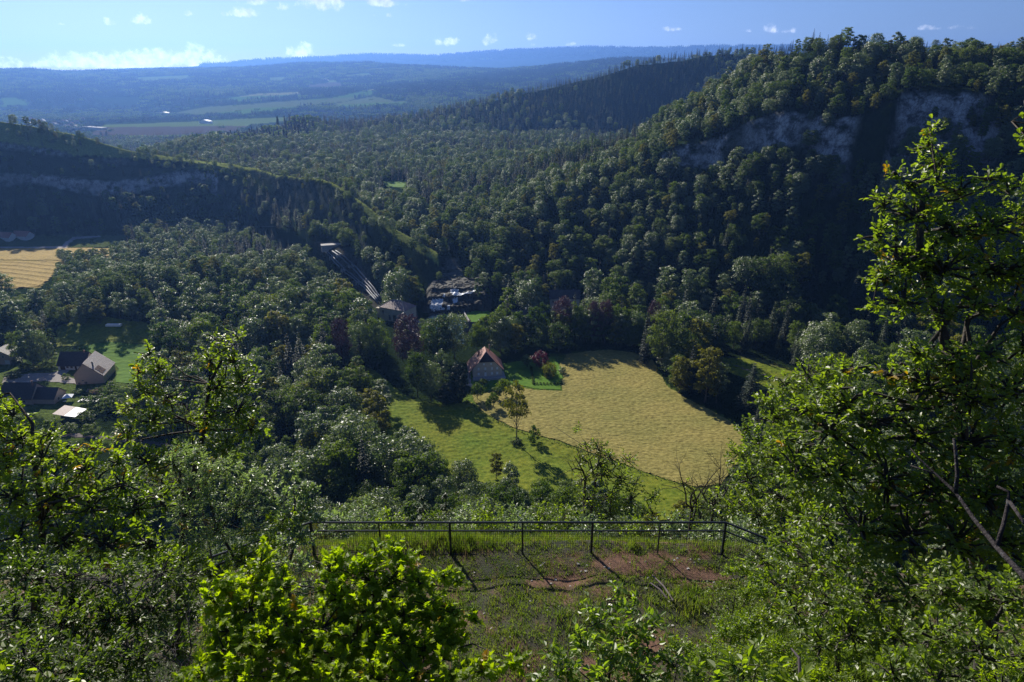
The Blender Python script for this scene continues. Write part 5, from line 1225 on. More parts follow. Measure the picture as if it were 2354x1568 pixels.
#@@PART5
# ------------------------------------------------------------------ the lookout: ground, grass, railing
def terrace():
    m, N, L, out = new_mat('soil')
    p = N.new('ShaderNodeBsdfPrincipled'); p.inputs['Roughness'].default_value = .95
    geo = N.new('ShaderNodeNewGeometry')
    n = noise(N, L, .8, 6, .65, vec=geo.outputs['Position']); r = ramp(N, L, n.outputs['Fac'], [(.42, (.022,.028,.011)), (.54, (.045,.038,.022)), (.63, (.12,.062,.038)), (.74, (.24,.15,.10))])
    n2 = noise(N, L, 14, 5, .7, vec=geo.outputs['Position']); r2 = ramp(N, L, n2.outputs['Fac'], [(.35, (.5,.5,.5)), (.65, (1.4,1.35,1.3))])
    mu = N.new('ShaderNodeMix'); mu.data_type = 'RGBA'; mu.blend_type = 'MULTIPLY'; mu.inputs['Factor'].default_value = 1; L.new(r.outputs[0], mu.inputs[6]); L.new(r2.outputs[0], mu.inputs[7]); L.new(mu.outputs[2], p.inputs['Base Color'])
    b = N.new('ShaderNodeBump'); b.inputs['Strength'].default_value = 1; b.inputs['Distance'].default_value = .03; L.new(n2.outputs['Fac'], b.inputs['Height']); L.new(b.outputs[0], p.inputs['Normal']); L.new(p.outputs[0], out.inputs['Surface'])
    xs = np.arange(-14, 15, .13); ys = np.arange(6, 25, .13); gx, gy = np.meshgrid(xs, ys)
    z = near_z(gx, gy); ny, nx = gx.shape; i = np.arange(ny - 1)[:, None] * nx + np.arange(nx - 1)[None, :]
    bc = np.clip((bare(gx, gy) - .25) / .3, 0, 1).reshape(-1, 1) * np.ones((1, 4))
    at_ = N.new('ShaderNodeAttribute'); at_.attribute_name = 'bare'; bm = N.new('ShaderNodeMix'); bm.data_type = 'RGBA'; L.new(at_.outputs['Fac'], bm.inputs['Factor']); L.new(r.outputs[0], bm.inputs[6]); bm.inputs[7].default_value = (.13, .068, .042, 1); L.new(bm.outputs[2], mu.inputs[6])
    o = link('lookout_ground', np_mesh('lookout_ground', np.stack([gx, gy, z], -1).reshape(-1, 3), np.stack([i, i + 1, i + nx + 1, i + nx], -1).reshape(-1, 4), m, smooth=True, colors={'bare': bc})); tag(o, kind='structure')
def bare(x, y):
    s = 0
    for cx, cy, rx, ry in ((3.7, 16.7, 1.5, .5), (5.3, 16.2, .9, .4), (1.4, 15.9, .9, .25), (2.0, 12.6, .8, .3), (3.5, 13.6, .6, .4), (-1.2, 14.4, .7, .25), (1.0, 11.4, .9, .5), (3.9, 18.3, .9, .4)):
        s = np.maximum(s, np.exp(-(((x - cx) / rx) ** 2 + ((y - cy) / ry) ** 2)))
    return s + .75 * fbm(x * 1.8, y * 1.8, 4)
def near_z(x, y): return height(x, y) + .16 + .14 * fbm(np.asarray(x) * .7, np.asarray(y) * .7, 3) + .05 * fbm(np.asarray(x) * 3, np.asarray(y) * 3, 2)
def blades(name, label, x, y, hgt, n_per, spread, mat, seed, lean=.45, wid=.008):
    """grass as curved tapering blades in tufts; one uncountable mass"""
    rs = np.random.RandomState(seed); N_ = len(x) * n_per
    bx = np.repeat(x, n_per) + rs.normal(size=N_) * spread; by = np.repeat(y, n_per) + rs.normal(size=N_) * spread
    h = np.repeat(hgt, n_per) * rs.uniform(.5, 1.2, N_); bz = near_z(bx, by) - .03
    q = rs.rand(N_) * 6.283; dx, dy = np.cos(q), np.sin(q); ln = lean * rs.uniform(.2, 1.4, N_) * h
    w = wid * rs.uniform(.7, 1.5, N_); px, py = -dy * w, dx * w
    def P(t, ww): return np.stack([bx + dx * ln * t ** 2 + px * ww, by + dy * ln * t ** 2 + py * ww, bz + h * t * (1 - .18 * t)], -1)
    V = np.stack([P(0, -1), P(0, 1), P(.55, .8), P(.55, -.8), P(1, 0)], 1).reshape(-1, 3)
    b = np.arange(N_) * 5
    o = link(name, np_mesh(name, V, [np.stack([b, b + 1, b + 2, b + 3], -1), np.stack([b + 3, b + 2, b + 4], -1)], mat)); tag(o, label, 'grass', kind='stuff')
leaf_mat('grass', [(.07,.125,.016), (.12,.17,.025), (.17,.185,.05)], (2.2, 2.3, .8), .38, .5, .35, hue_noise=1.2, rnd=False)
leaf_mat('grass_bright', [(.07,.12,.018), (.11,.155,.03), (.15,.16,.05)], (2.2, 2.3, .6), .42, .5, .35, hue_noise=1.5, rnd=False)
leaf_mat('grass_dry', [(.20,.16,.08), (.28,.23,.13)], (1.4, 1.3, 1.0), .3, .6, .3, hue_noise=1.5, rnd=False)
def lookout_growth():
    terrace(); rs = np.random.RandomState(21)
    x = rs.uniform(-8, 9.5, 16000); y = rs.uniform(9, 17.3, 16000); d = fbm(x * .55 + 3, y * .55, 3) + .12 * (rs.rand(len(x)) - .5)
    k = (d > -.46) & (bare(x, y) < .42 + .5 * rs.rand(len(x)) ** 2); blades('grass', 'trampled short grass of the lookout terrace inside the railing', x[k], y[k], .06 + .13 * rs.rand(k.sum()) * (1 + d[k]), 9, .07, MATS['grass'], 1)
    x = rs.uniform(2.6, 9, 5200); y = rs.uniform(9.5, 17, 5200); k = (rs.rand(len(x)) < (x - 2.4) / 5) & (fbm(x * .8, y * .8, 2) > -.1)
    blades('tall_grass', 'taller green grass along the right side of the terrace', x[k], y[k], .22 + .3 * rs.rand(k.sum()), 6, .06, MATS['grass'], 2)
    x = rs.uniform(-9, 9, 5200); y = rs.uniform(17.3, 20.4, 5200)
    blades('bright_grass', 'bright backlit grass on the slope just outside the railing', x, y, (.16 + .34 * rs.rand(len(x))) * (.6 + fbm(x * .5, y * .5, 2) + .3), 8, .06, MATS['grass_bright'], 3)
    x = rs.uniform(-8, 9, 900); y = rs.uniform(11, 18.5, 900)
    blades('dry_grass', 'thin dry grass stalks standing in the green turf', x, y, .25 + .3 * rs.rand(len(x)), 3, .05, MATS['grass_dry'], 4, .3, .005)
lookout_growth()

def railing():
    mt, N, L, out = new_mat('rail_paint'); p = N.new('ShaderNodeBsdfPrincipled'); p.inputs['Base Color'].default_value = (.028,.034,.05,1); p.inputs['Roughness'].default_value = .4; p.inputs['Metallic'].default_value = .3; L.new(p.outputs[0], out.inputs['Surface'])
    wm, N, L, out = new_mat('wire'); p = N.new('ShaderNodeBsdfPrincipled'); p.inputs['Base Color'].default_value = (.02,.022,.022,1); p.inputs['Roughness'].default_value = .6; L.new(p.outputs[0], out.inputs['Surface'])
    root = empty('railing', (0, 17.2, hz(0, 17.2))); tag(root, 'dark steel railing with two rails and wire mesh across the edge of the lookout', 'railing')
    o0 = Vector(root.location)
    pts = [(-9.4, 15.4), (-6.05, 17.2), (6.42, 17.2), (9.6, 15.2)]; HT = 1.22
    def zz(x, y): return 131.42 if abs(x) < 6.5 and y > 17 else 131.42 - .16 * (17.2 - y)
    px = [-6.05, -4.0, -1.87, .32, 2.42, 4.45, 6.42]
    for i, x in enumerate(px):
        m = MB(); a = Vector((x, 17.2, 131.42)) - o0; s = .035 if i in (2, 4, 6, 0) else .02
        m.box(a.x - s, a.x + s, a.y - s, a.y + s, -.5, a.z + HT - (.0 if s > .03 else .02)); m.build('post', mt, root)
    for x, y in ((-9.4, 15.4), (9.6, 15.2), (8.0, 16.2), (-7.7, 16.3)):
        m = MB(); a = Vector((x, y, zz(x, y))) - o0; m.box(a.x - .03, a.x + .03, a.y - .03, a.y + .03, a.z - .8, a.z + HT); m.build('post', mt, root)
    for nm, dz, r in (('top_rail', HT, .034), ('middle_rail', HT - .30, .026), ('bottom_rail', .06, .016)):
        for a, b in zip(pts[:-1], pts[1:]):
            m = MB(); m.tube([Vector((a[0], a[1], zz(*a) + dz)) - o0, Vector((b[0], b[1], zz(*b) + dz)) - o0], r, 8); m.build(nm, mt, root)
    for a, b in zip(pts[:-1], pts[1:]):
        A = Vector((a[0], a[1], zz(*a))) - o0; B = Vector((b[0], b[1], zz(*b))) - o0; m = MB(); L_ = (B - A).length; n = int(L_ / .065); w = .0032
        rs = random.Random(2)
        for i in range(n + 1):
            p = A.lerp(B, i / n); j = rs.gauss(0, .004); m.box(p.x - w + j, p.x + w + j, p.y - w, p.y + w, p.z + .05, p.z + HT - .3)
        for k in range(14):
            h = .06 + (HT - .38) * k / 13; m.tube([A + Vector((0, .008, h)), B + Vector((0, .008, h))], w, 4)
        m.build('mesh_panel', wm, root)
railing()
def stones():
    rs = np.random.RandomState(44); V = []; Fa = []; off = 0
    for k in range(420):
        x, y = rs.uniform(-5, 7), rs.uniform(9.5, 17)
        if bare(np.array(x), np.array(y)) < .2 and rs.rand() < .8: continue
        s = rs.uniform(.012, .045); d = rand_unit(rs, 8); c = np.array([x, y, float(near_z(x, y)) + s * .2])
        v = np.array([(-1,-1,-.5),(1,-1,-.5),(1,1,-.5),(-1,1,-.5),(-.7,-.7,.5),(.7,-.7,.5),(.7,.7,.5),(-.7,.7,.5)]) * s * (1 + .3 * rs.normal(size=(8, 1))) + c
        V.append(v); Fa.append(np.array([(0,3,2,1),(4,5,6,7),(0,1,5,4),(1,2,6,5),(2,3,7,6),(3,0,4,7)]) + off); off += 8
    tag(link('gravel', np_mesh('gravel', np.concatenate(V), np.concatenate(Fa), MATS['stone'])), 'small pale stones scattered over the bare earth of the lookout', 'stones', kind='stuff')
stones()

# ------------------------------------------------------------------ leaf by leaf plants close to the viewer
def tmpl(kind):
    """a leaf as two halves folded along the midrib: outline of the right half from base to tip"""
    H = {'oak': [(0,0),(.10,.14),(.20,.26),(.15,.36),(.30,.50),(.22,.60),(.34,.76),(.20,.92),(0,1.0)],
         'ovate': [(0,0),(.20,.22),(.27,.48),(.17,.78),(0,1.0)],
         'narrow': [(0,0),(.12,.25),(.15,.5),(.09,.8),(0,1.0)],
         'round': [(0,0),(.28,.18),(.38,.5),(.28,.82),(0,1.0)],
         'maple': [(0,0),(.22,-.06),(.40,.02),(.33,.18),(.62,.42),(.36,.44),(.26,.56),(.30,.72),(.12,.74),(0,1.02)]}[kind]
    H = np.array(H); n = len(H); z = np.abs(H[:, 0]) * .35 - .16 * H[:, 1] ** 2
    R = np.stack([H[:, 0], H[:, 1], z], -1); Lf = R * np.array([-1, 1, 1])
    return np.concatenate([R, Lf]), n
def sprays(rs, O, D, m, size, kind, slen, flat=.55, whorl=False):
    """m leaves along each spray; O origins, D directions"""
    T, n = tmpl(kind); ns = len(O)
    up = np.array([0, 0, 1.0]); S = np.cross(D, up + rs.normal(size=(ns, 3)) * .15); S /= np.linalg.norm(S, axis=1)[:, None] + 1e-9
    Nn = np.cross(S, D); k = np.arange(m); t = (k + .6) / m
    if whorl: t = .72 + .28 * t
    side = np.where(k % 2 == 0, 1.0, -1.0)
    P = O[:, None, :] + D[:, None, :] * (t * 1.0)[None, :, None] * slen[:, None, None]
    ang = (np.where(k == m - 1, 0.0, .95) * side)[None, :] + rs.normal(size=(ns, m)) * .35
    if whorl: ang = (k * 2.4)[None, :] + rs.normal(size=(ns, m)) * .3
    Ld = D[:, None, :] * np.cos(ang)[..., None] + S[:, None, :] * np.sin(ang)[..., None] + rs.normal(size=(ns, m, 3)) * .22
    Ld[..., 2] -= .12
    Ld /= np.linalg.norm(Ld, axis=-1)[..., None]
    W = Nn[:, None, :] * flat + up * .5 + rs.normal(size=(ns, m, 3)) * .42
    X_ = np.cross(Ld, W); X_ /= np.linalg.norm(X_, axis=-1)[..., None] + 1e-9; Z_ = np.cross(X_, Ld)
    s = size * rs.uniform(.65, 1.25, (ns, m))[..., None, None]
    V = P[..., None, :] + s * (X_[..., None, :] * T[:, 0, None] + Ld[..., None, :] * T[:, 1, None] + Z_[..., None, :] * T[:, 2, None])
    V = V.reshape(-1, 3); nl = ns * m; b = np.arange(nl)[:, None] * (2 * n)
    F1 = b + np.arange(n)[None, :]; F2 = b + n + np.arange(n - 1, -1, -1)[None, :]
    return V, np.concatenate([F1, F2])
def near_plant(name, label, cat, base, blobs, kind, size, mat, seed, m=6, slen=None, dens=16, stem=.05, whorl=False, twigs=.3, bark='bark_dark', extra=None, limb_r=None, yellow=0, rs_=1.0):
    """blobs: (X, Y, depth, radius px[, squash]); base: (x, y) on the ground"""
    rs = np.random.RandomState(seed); slen = slen or size * 2.2
    bz = hz(*base); B = Vector((base[0], base[1], bz - .2)); root = empty(name, B); tag(root, label, cat)
    Vs = []; Fs = []; off = 0; C_ = []; MI = []
    tw = MB()
    for bl in blobs:
        X, Y, t, rD = bl[:4]; sq = bl[4] if len(bl) > 4 else .85
        c = at(X, Y, t); R = rD * t / F; R *= rs_; c = np.array(c); C_.append((c, R))
        ns = max(2, int(dens * (R * R + .25 * R * size) / (size * size) / m))
        d = rand_unit(rs, ns); rad = R * rs.rand(ns) ** .42 * (1 + .12 * rs.normal(size=ns))
        O = c + d * rad[:, None] * np.array([1, .9, sq])
        D = d * .8 + np.array([0, 0, .45]) + rs.normal(size=(ns, 3)) * .35; D /= np.linalg.norm(D, axis=1)[:, None]
        O = O - D * slen * .6
        v, f = sprays(rs, O, D, m, size, kind, np.full(ns, slen), whorl=whorl); Vs.append(v); Fs.append(f + off); off += len(v)
        MI.append(np.tile(np.repeat(rs.rand(ns) < yellow, m), 2))
        for i in np.nonzero(rs.rand(ns) < twigs)[0][:26]:
            a = Vector(c + (O[i] - c) * .25); e = Vector(O[i] + D[i] * slen * .9); mid = a.lerp(e, .5) + Vector(rs.normal(size=3) * .06 * R)
            tw.tube([a - B, mid - B, e - B], [stem * .16 + .004, stem * .10 + .003, .002], 4, cap=False)
    V = np.concatenate(Vs) - np.array(B); Fa = np.concatenate(Fs); mats = [MATS[mat]]; midx = None
    if yellow:
        mats.append(MATS['leaf_turning']); midx = np.concatenate(MI).astype(int)
    link('crown', np_mesh('crown', V, Fa, mats, midx=midx), root)
    # trunk and limbs: from the foot through the middle of the crown, then a limb to every mass of leaves
    tr = MB(); ctr = Vector(sum((c for c, r in C_), np.zeros(3)) / len(C_)); top = max(C_, key=lambda q: q[0][2])[0]; top = Vector(top)
    pts = [Vector((0, 0, 0))]; k_ = 8
    for i in range(1, k_ + 1):
        u = i / k_; g = B.lerp(ctr, min(1, u * 1.5)).lerp(top, max(0, u * 1.5 - .5) / 1.0 if u > .33 else 0); pts.append(g - B + Vector(rs.normal(size=3) * .04 * (top - B).length / 3))
    rr = [stem * (1.25 * (1 - i / k_) ** 1.35 + .06) for i in range(k_ + 1)]; tr.tube(pts, rr, 7)
    for c, R in C_:
        e = Vector(c) - B; j = min(range(len(pts) - 1), key=lambda q: (pts[q] - e).length + (2.0 * R if pts[q].z > e.z - R * .3 else 0)); a = pts[j]
        m1 = a.lerp(e, .4) + Vector(rs.normal(size=3) * .10 * (e - a).length); m2 = a.lerp(e, .75) + Vector(rs.normal(size=3) * .07 * (e - a).length); r0 = min(rr[j] * .6, stem * .42)
        tr.tube([a, m1, m2, e], [r0, r0 * .7, r0 * .45, r0 * .2], 5, cap=False)
    b0 = len(tr.v); tr.v += tw.v; tr.f += [tuple(i + b0 for i in f) for f in tw.f]; tr.m += tw.m
    tr.build('trunk', MATS[bark], root, smooth=True)
    return root
leaf_mat('near_oak', [(.065,.10,.024), (.105,.15,.03), (.145,.18,.04)], (3.0, 3.1, .5), .50, .42, .7, hue_noise=.8, rnd=False)
leaf_mat('near_green', [(.07,.12,.016), (.12,.17,.022), (.16,.205,.025)], (3.0, 3.1, .45), .52, .44, .6, hue_noise=.7, rnd=False)
leaf_mat('near_ash', [(.12,.17,.095), (.17,.215,.13), (.14,.19,.10)], (2.2, 2.5, .8), .42, .40, .8, hue_noise=.8, rnd=False)
leaf_mat('near_maple', [(.10,.155,.010), (.15,.205,.015), (.19,.235,.02)], (3.0, 3.1, .35), .56, .5, .4, hue_noise=1.6, rnd=False)
leaf_mat('near_shrub', [(.08,.135,.022), (.125,.175,.035), (.115,.165,.05)], (2.8, 3.0, .5), .48, .42, .7, hue_noise=.9, rnd=False)
leaf_mat('near_dark', [(.04,.07,.018), (.065,.10,.022), (.085,.12,.025)], (2.8, 3.0, .5), .46, .46, .5, hue_noise=.6, rnd=False)  # darker leaf green, with the shade of the lower left thicket painted in
leaf_mat('leaf_turning', [(.30,.22,.02), (.40,.24,.03)], (1.8, 1.6, .4), .45, .4, .4, hue_noise=.9, rnd=False)

def understory():
    rs = np.random.RandomState(31)
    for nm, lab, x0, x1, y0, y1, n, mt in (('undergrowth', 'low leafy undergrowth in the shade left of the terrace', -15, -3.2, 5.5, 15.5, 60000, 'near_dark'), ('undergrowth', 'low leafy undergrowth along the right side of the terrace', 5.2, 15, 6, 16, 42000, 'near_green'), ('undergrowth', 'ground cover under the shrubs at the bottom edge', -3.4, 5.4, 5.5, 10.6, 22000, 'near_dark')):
        x = rs.uniform(x0, x1, n); y = rs.uniform(y0, y1, n); cl = np.clip(fbm(x * .6, y * .6, 3) + .45, .08, 1)
        z = near_z(x, y) + rs.rand(n) ** 1.5 * .75 * cl
        nn = rand_unit(rs, n) * .6 + np.array([0, 0, .8]); nn /= np.linalg.norm(nn, axis=1)[:, None]
        v, f = quads(np.stack([x, y, z], 1), nn, .028 * rs.uniform(.6, 1.5, n), rs, .6, .3)
        o = link(nm, np_mesh(nm, v, f, MATS[mt])); tag(o, lab, 'undergrowth', kind='stuff')
understory()
near_plant('oak', 'great oak with glossy leaves filling the right side, its top above the cliff', 'tree', (10.6, 10.2), [
 (2140,292,13.6,24),(2132,335,13.6,36),(2150,385,13.6,46),(2100,420,13.4,42),(2058,395,13.5,26),(2205,440,13.4,48),(2270,410,13.3,34),(2318,440,13.2,42),(2035,465,13.4,38),(2110,500,13.3,68),(2190,520,13.2,74),(2280,520,13,76),(2345,500,13,56),
 (2020,545,13.2,42),(2075,600,13,78),(2170,620,12.9,92),(2270,620,12.8,88),(2350,620,12.7,70),(2030,640,13,44),(2005,700,12.9,24),(2080,690,12.8,58),(2160,715,12.7,50),(2240,700,12.7,58),(2340,720,12.6,60),
 (2110,812,12.6,44),(2190,820,12.5,66),(2270,810,12.4,60),(2350,800,12.4,56),(2045,860,12.5,56),(2130,890,12.4,80),(2230,910,12.3,88),(2330,900,12.2,80),
 (1935,850,12.7,30),(1890,895,12.6,42),(1945,925,12.5,60),(1850,945,12.5,44),(1905,990,12.4,76),(2010,970,12.3,84),(2110,1000,12.2,88),(2220,1020,12.1,92),(2330,1020,12,84),
 (1800,1010,12.5,38),(1830,1070,12.3,66),(1930,1090,12.1,88),(2040,1100,12,94),(2150,1120,11.9,96),(2260,1140,11.8,96),(2350,1140,11.7,70),
 (2200,1240,11.6,96),(2310,1260,11.5,90),(2090,1230,11.7,96),(1980,1210,11.9,92)], 'oak', .100, 'near_oak', 1, m=7, dens=12, stem=.2, bark='bark_dark', yellow=.02)
near_plant('oak_shrub', 'low oak scrub with pale glossy leaves right of the terrace', 'shrub', (7.6, 11.4), [
 (1760,1290,13.6,52),(1820,1250,13.2,56),(1880,1200,12.8,60),(1790,1350,12.6,60),(1870,1300,12.4,72),(1950,1300,12,74),(1830,1410,11.8,62),(1920,1390,11.4,78),(2010,1380,11,84),(2090,1360,11,80),(1960,1460,10.8,72),(2060,1460,10.4,80),(1890,1480,11,60)], 'oak', .088, 'near_oak', 2, m=7, dens=12, stem=.07)
near_plant('oak_sapling', 'shaded oak sapling in the lower right corner', 'shrub', (9.2, 7.4), [
 (2160,1350,10.2,84),(2260,1370,9.8,88),(2345,1380,9.4,80),(2150,1470,9.4,78),(2250,1490,9,84),(2350,1500,8.6,80),(2050,1545,9.4,60),(2150,1560,9,70)], 'oak', .085, 'near_oak', 3, m=7, dens=13, stem=.08)
near_plant('edge_oak', 'slender leafy tree beyond the railing corner, in front of the hay field edge', 'tree', (14.5, 24.5), [
 (1716,985,27,26),(1700,1040,27,34),(1745,1020,26.5,42),(1760,920,26.5,36),(1800,880,26,40),(1855,860,26,44),(1905,850,26,44),(1960,850,25,40),(1780,960,26,52),(1840,930,26,60),(1910,920,25,60),(1720,1100,26,48),(1780,1050,25.5,62),(1850,1020,25,66),(1690,1160,25,44),(1740,1180,24.5,54),(1800,1140,24.5,60),(1860,1110,24,66),(1790,1225,23.5,40),(1850,1190,23.5,50)], 'oak', .135, 'near_oak', 4, m=7, dens=12, stem=.14, twigs=.4)
near_plant('left_oak', 'dark oak standing up against the wood on the left, with bare twigs in its middle', 'tree', (-8.4, 13.0), [
 (345,812,17,22),(320,850,17,24),(365,850,17,38),(330,900,16.8,32),(380,910,16.8,36),(300,935,16.6,30),(350,970,16.5,48),(290,1000,16.4,34),(505,785,17,30),(545,775,17,22),(480,825,17,36),(535,830,17,40),(560,880,17,42),(500,890,17,44),(545,940,16.8,52),(480,960,16.6,46),(575,985,16.8,36),(520,1020,16.4,52),(440,1030,16.2,40),(400,1060,16,44),(340,1060,16,50)], 'oak', .105, 'near_oak', 5, m=7, dens=12, stem=.11, twigs=.5, yellow=.01)
near_plant('ash_sapling', 'pale silvery ash with feathered leaves in front of the left oak', 'tree', (-5.4, 11.6), [
 (395,1050,14.4,30),(430,1045,14.4,38),(470,1080,14.3,46),(410,1100,14.2,44),(520,1075,14.4,40),(560,1100,14.4,48),(480,1140,14.1,54),(550,1160,14,54),(610,1110,14.3,38),(430,1180,13.9,50),(500,1220,13.8,50),(580,1220,13.8,46),(630,1160,14.1,34),(450,1250,13.6,40)], 'narrow', .085, 'near_ash', 6, m=11, slen=.26, dens=15, stem=.05, yellow=.01)
near_plant('hazel', 'dense leafy hazel at the left frame edge below the hamlet', 'tree', (-9.4, 9.4), [
 (5,915,13.6,26),(30,955,13.4,36),(-10,990,13.3,44),(50,1010,13.2,44),(110,1000,13.2,30),(20,1060,13,54),(100,1050,13,50),(160,1040,13.1,34),(220,1030,13.1,28),(190,1080,12.9,50),(270,1060,13,34),(280,1110,12.8,50),(30,1140,12.6,60),(120,1140,12.6,64),(210,1160,12.5,62),(310,1170,12.5,56),(370,1140,12.6,46),(40,1230,12.2,64),(140,1240,12.1,68),(240,1250,12,66),(340,1250,12,60),(0,1310,11.6,60)], 'ovate', .088, 'near_green', 7, m=7, dens=13, stem=.12, yellow=.02)
near_plant('shaded_hazel', 'deeply shaded hazel scrub in the lower left corner', 'shrub', (-6.4, 7.8), [
 (60,1320,10.8,72),(160,1330,10.8,72),(260,1330,10.8,70),(370,1310,11,64),(30,1420,10,74),(140,1430,10,78),(250,1420,10.2,72),(350,1400,10.4,66),(60,1520,9.2,78),(180,1530,9.2,80),(300,1510,9.6,76),(400,1480,10,50),(430,1400,10.8,50),(420,1330,11.4,44)], 'ovate', .075, 'near_dark', 8, m=7, dens=17, stem=.07)  # deep shade here is partly put into the leaf colour
near_plant('edge_sapling', 'narrow dark sapling with silvery leaves at the left end of the railing', 'tree', (-6.5, 15.6), [
 (676,1080,19,16),(690,1120,19,24),(655,1140,18.8,24),(720,1130,19,18),(700,1170,18.8,30),(665,1190,18.6,28),(735,1190,18.6,20),(690,1230,18.4,34),(650,1250,18,30),(640,1300,17.2,34),(690,1300,17.4,34),(700,1350,16.8,24),(620,1350,16.2,30)], 'round', .085, 'near_ash', 9, m=7, dens=13, stem=.05)
near_plant('mid_thicket', 'shaded thicket between the ash and the maple on the left', 'shrub', (-4.8, 10.6), [
 (560,1290,13.4,50),(480,1320,13,50),(420,1290,13,46),(610,1260,14,40),(640,1200,14.4,36),(590,1330,12.8,50)], 'ovate', .075, 'near_green', 10, m=7, dens=15, stem=.05)
near_plant('maple', 'bright yellow-green field maple lit from behind at the bottom of the photo', 'tree', (-2.4, 7.6), [
 (617,1262,10.2,17),(600,1300,10.0,30),(510,1330,9.9,30),(550,1345,9.8,36),(640,1350,9.8,38),(500,1390,9.7,36),(575,1400,9.6,46),(650,1420,9.5,44),(530,1450,9.4,44),(520,1500,9.2,40),(470,1545,9,36),(600,1480,9.2,52),(680,1480,9.3,44),(560,1550,8.9,46),(430,1560,9,24),
 (770,1272,10.2,22),(760,1310,10,32),(860,1270,10.2,24),(905,1260,10.2,24),(930,1290,10.1,24),(830,1310,10,40),(900,1330,10,44),(780,1370,9.8,48),(860,1390,9.7,54),(960,1340,10,26),(1020,1325,10,20),(1060,1335,10,16),(990,1390,9.8,40),(1045,1400,9.8,22),(930,1420,9.6,52),(740,1440,9.5,50),(820,1460,9.4,56),(1020,1440,9.7,38),(1090,1420,9.8,16),(900,1490,9.3,56),(980,1490,9.4,46),(1050,1470,9.6,26),
 (680,1545,9,50),(770,1540,9,54),(860,1555,8.9,54),(950,1555,9,50),(1040,1545,9,40),(1110,1540,9,30),(1180,1520,9.1,24)], 'maple', .080, 'near_maple', 11, m=7, slen=.17, dens=17, rs_=1.22, stem=.07, bark='bark_dark', yellow=.015)
near_plant('wayfaring_shrub', 'shrub with upright oval glossy leaves at the bottom right of the maple', 'shrub', (1.7, 7.0), [
 (1412,1345,9.8,16),(1415,1380,9.7,26),(1350,1390,9.6,20),(1455,1390,9.7,24),(1370,1430,9.4,36),(1440,1440,9.3,44),(1500,1430,9.4,26),(1340,1480,9.1,38),(1410,1500,9,50),(1490,1490,9.1,40),(1270,1500,9,28),(1300,1540,8.8,40),(1380,1560,8.7,50),(1470,1555,8.7,50),(1550,1530,8.9,34),(1600,1550,8.9,28),(1240,1560,8.8,30)], 'ovate', .095, 'near_shrub', 12, m=6, slen=.18, dens=20, stem=.04, whorl=False)
near_plant('hornbeam', 'ribbed broad-leaved shrub at the bottom edge right of centre', 'shrub', (3.3, 5.4), [
 (1730,1500,7.4,26),(1700,1540,7.2,34),(1760,1540,7.2,30),(1820,1560,7.1,34),(1650,1560,7.1,24)], 'ovate', .115, 'near_green', 13, m=5, slen=.2, dens=18, stem=.03)
near_plant('fern_bush', 'yellow-green feathery bush in the extreme lower right corner', 'shrub', (5.9, 5.0), [(2330,1530,8.2,44),(2270,1560,8.2,34)], 'narrow', .07, 'near_maple', 14, m=11, slen=.24, dens=13, stem=.03)
near_plant('corner_leaves', 'small sprig of oval leaves poking in at the lower left frame edge', 'shrub', (-5.4, 5.4), [(18,1500,7.6,17),(5,1530,7.6,16),(180,1562,7.6,14),(105,1556,7.6,14)], 'ovate', .11, 'near_green', 15, m=5, slen=.2, dens=8, stem=.02)
near_plant('hanging_branch', 'leafy oak branch tips hanging in at the right frame edge', 'tree', (15.5, 12.5), [(2352,262,13.4,12),(2350,315,13.4,14),(2362,340,13.4,18)], 'oak', .098, 'near_oak', 16, m=7, dens=14, stem=.1)
near_plant('walnut', 'thin airy tree with crooked branches just beyond the railing', 'tree', (5.0, 30.5), [
 (1325,990,34,14),(1345,1020,34,20),(1375,1030,34,26),(1350,1060,33.5,26),(1400,1050,34,32),(1440,1060,34,26),(1385,1090,33.5,34),(1430,1100,33.5,34),(1340,1100,33.5,26),(1460,1110,33.5,20),(1400,1140,33,40),(1350,1150,33,34),(1450,1150,33,34),(1400,1180,32.5,40),(1500,1140,33,28),(1500,1180,33,28)], 'ovate', .15, 'near_oak', 17, m=6, slen=.35, dens=7, stem=.13, twigs=.8)
near_plant('dead_thorn', 'half-bare dark thorn tree in front of the lower hay field corner', 'tree', (8.8, 27.5), [
 (1590,1150,31,22),(1575,1110,31,12),(1640,1150,31,24),(1610,1190,30.5,30),(1560,1190,30.5,28),(1660,1190,30,26)], 'ovate', .13, 'near_oak', 18, m=5, slen=.3, dens=7, stem=.11, twigs=.9)
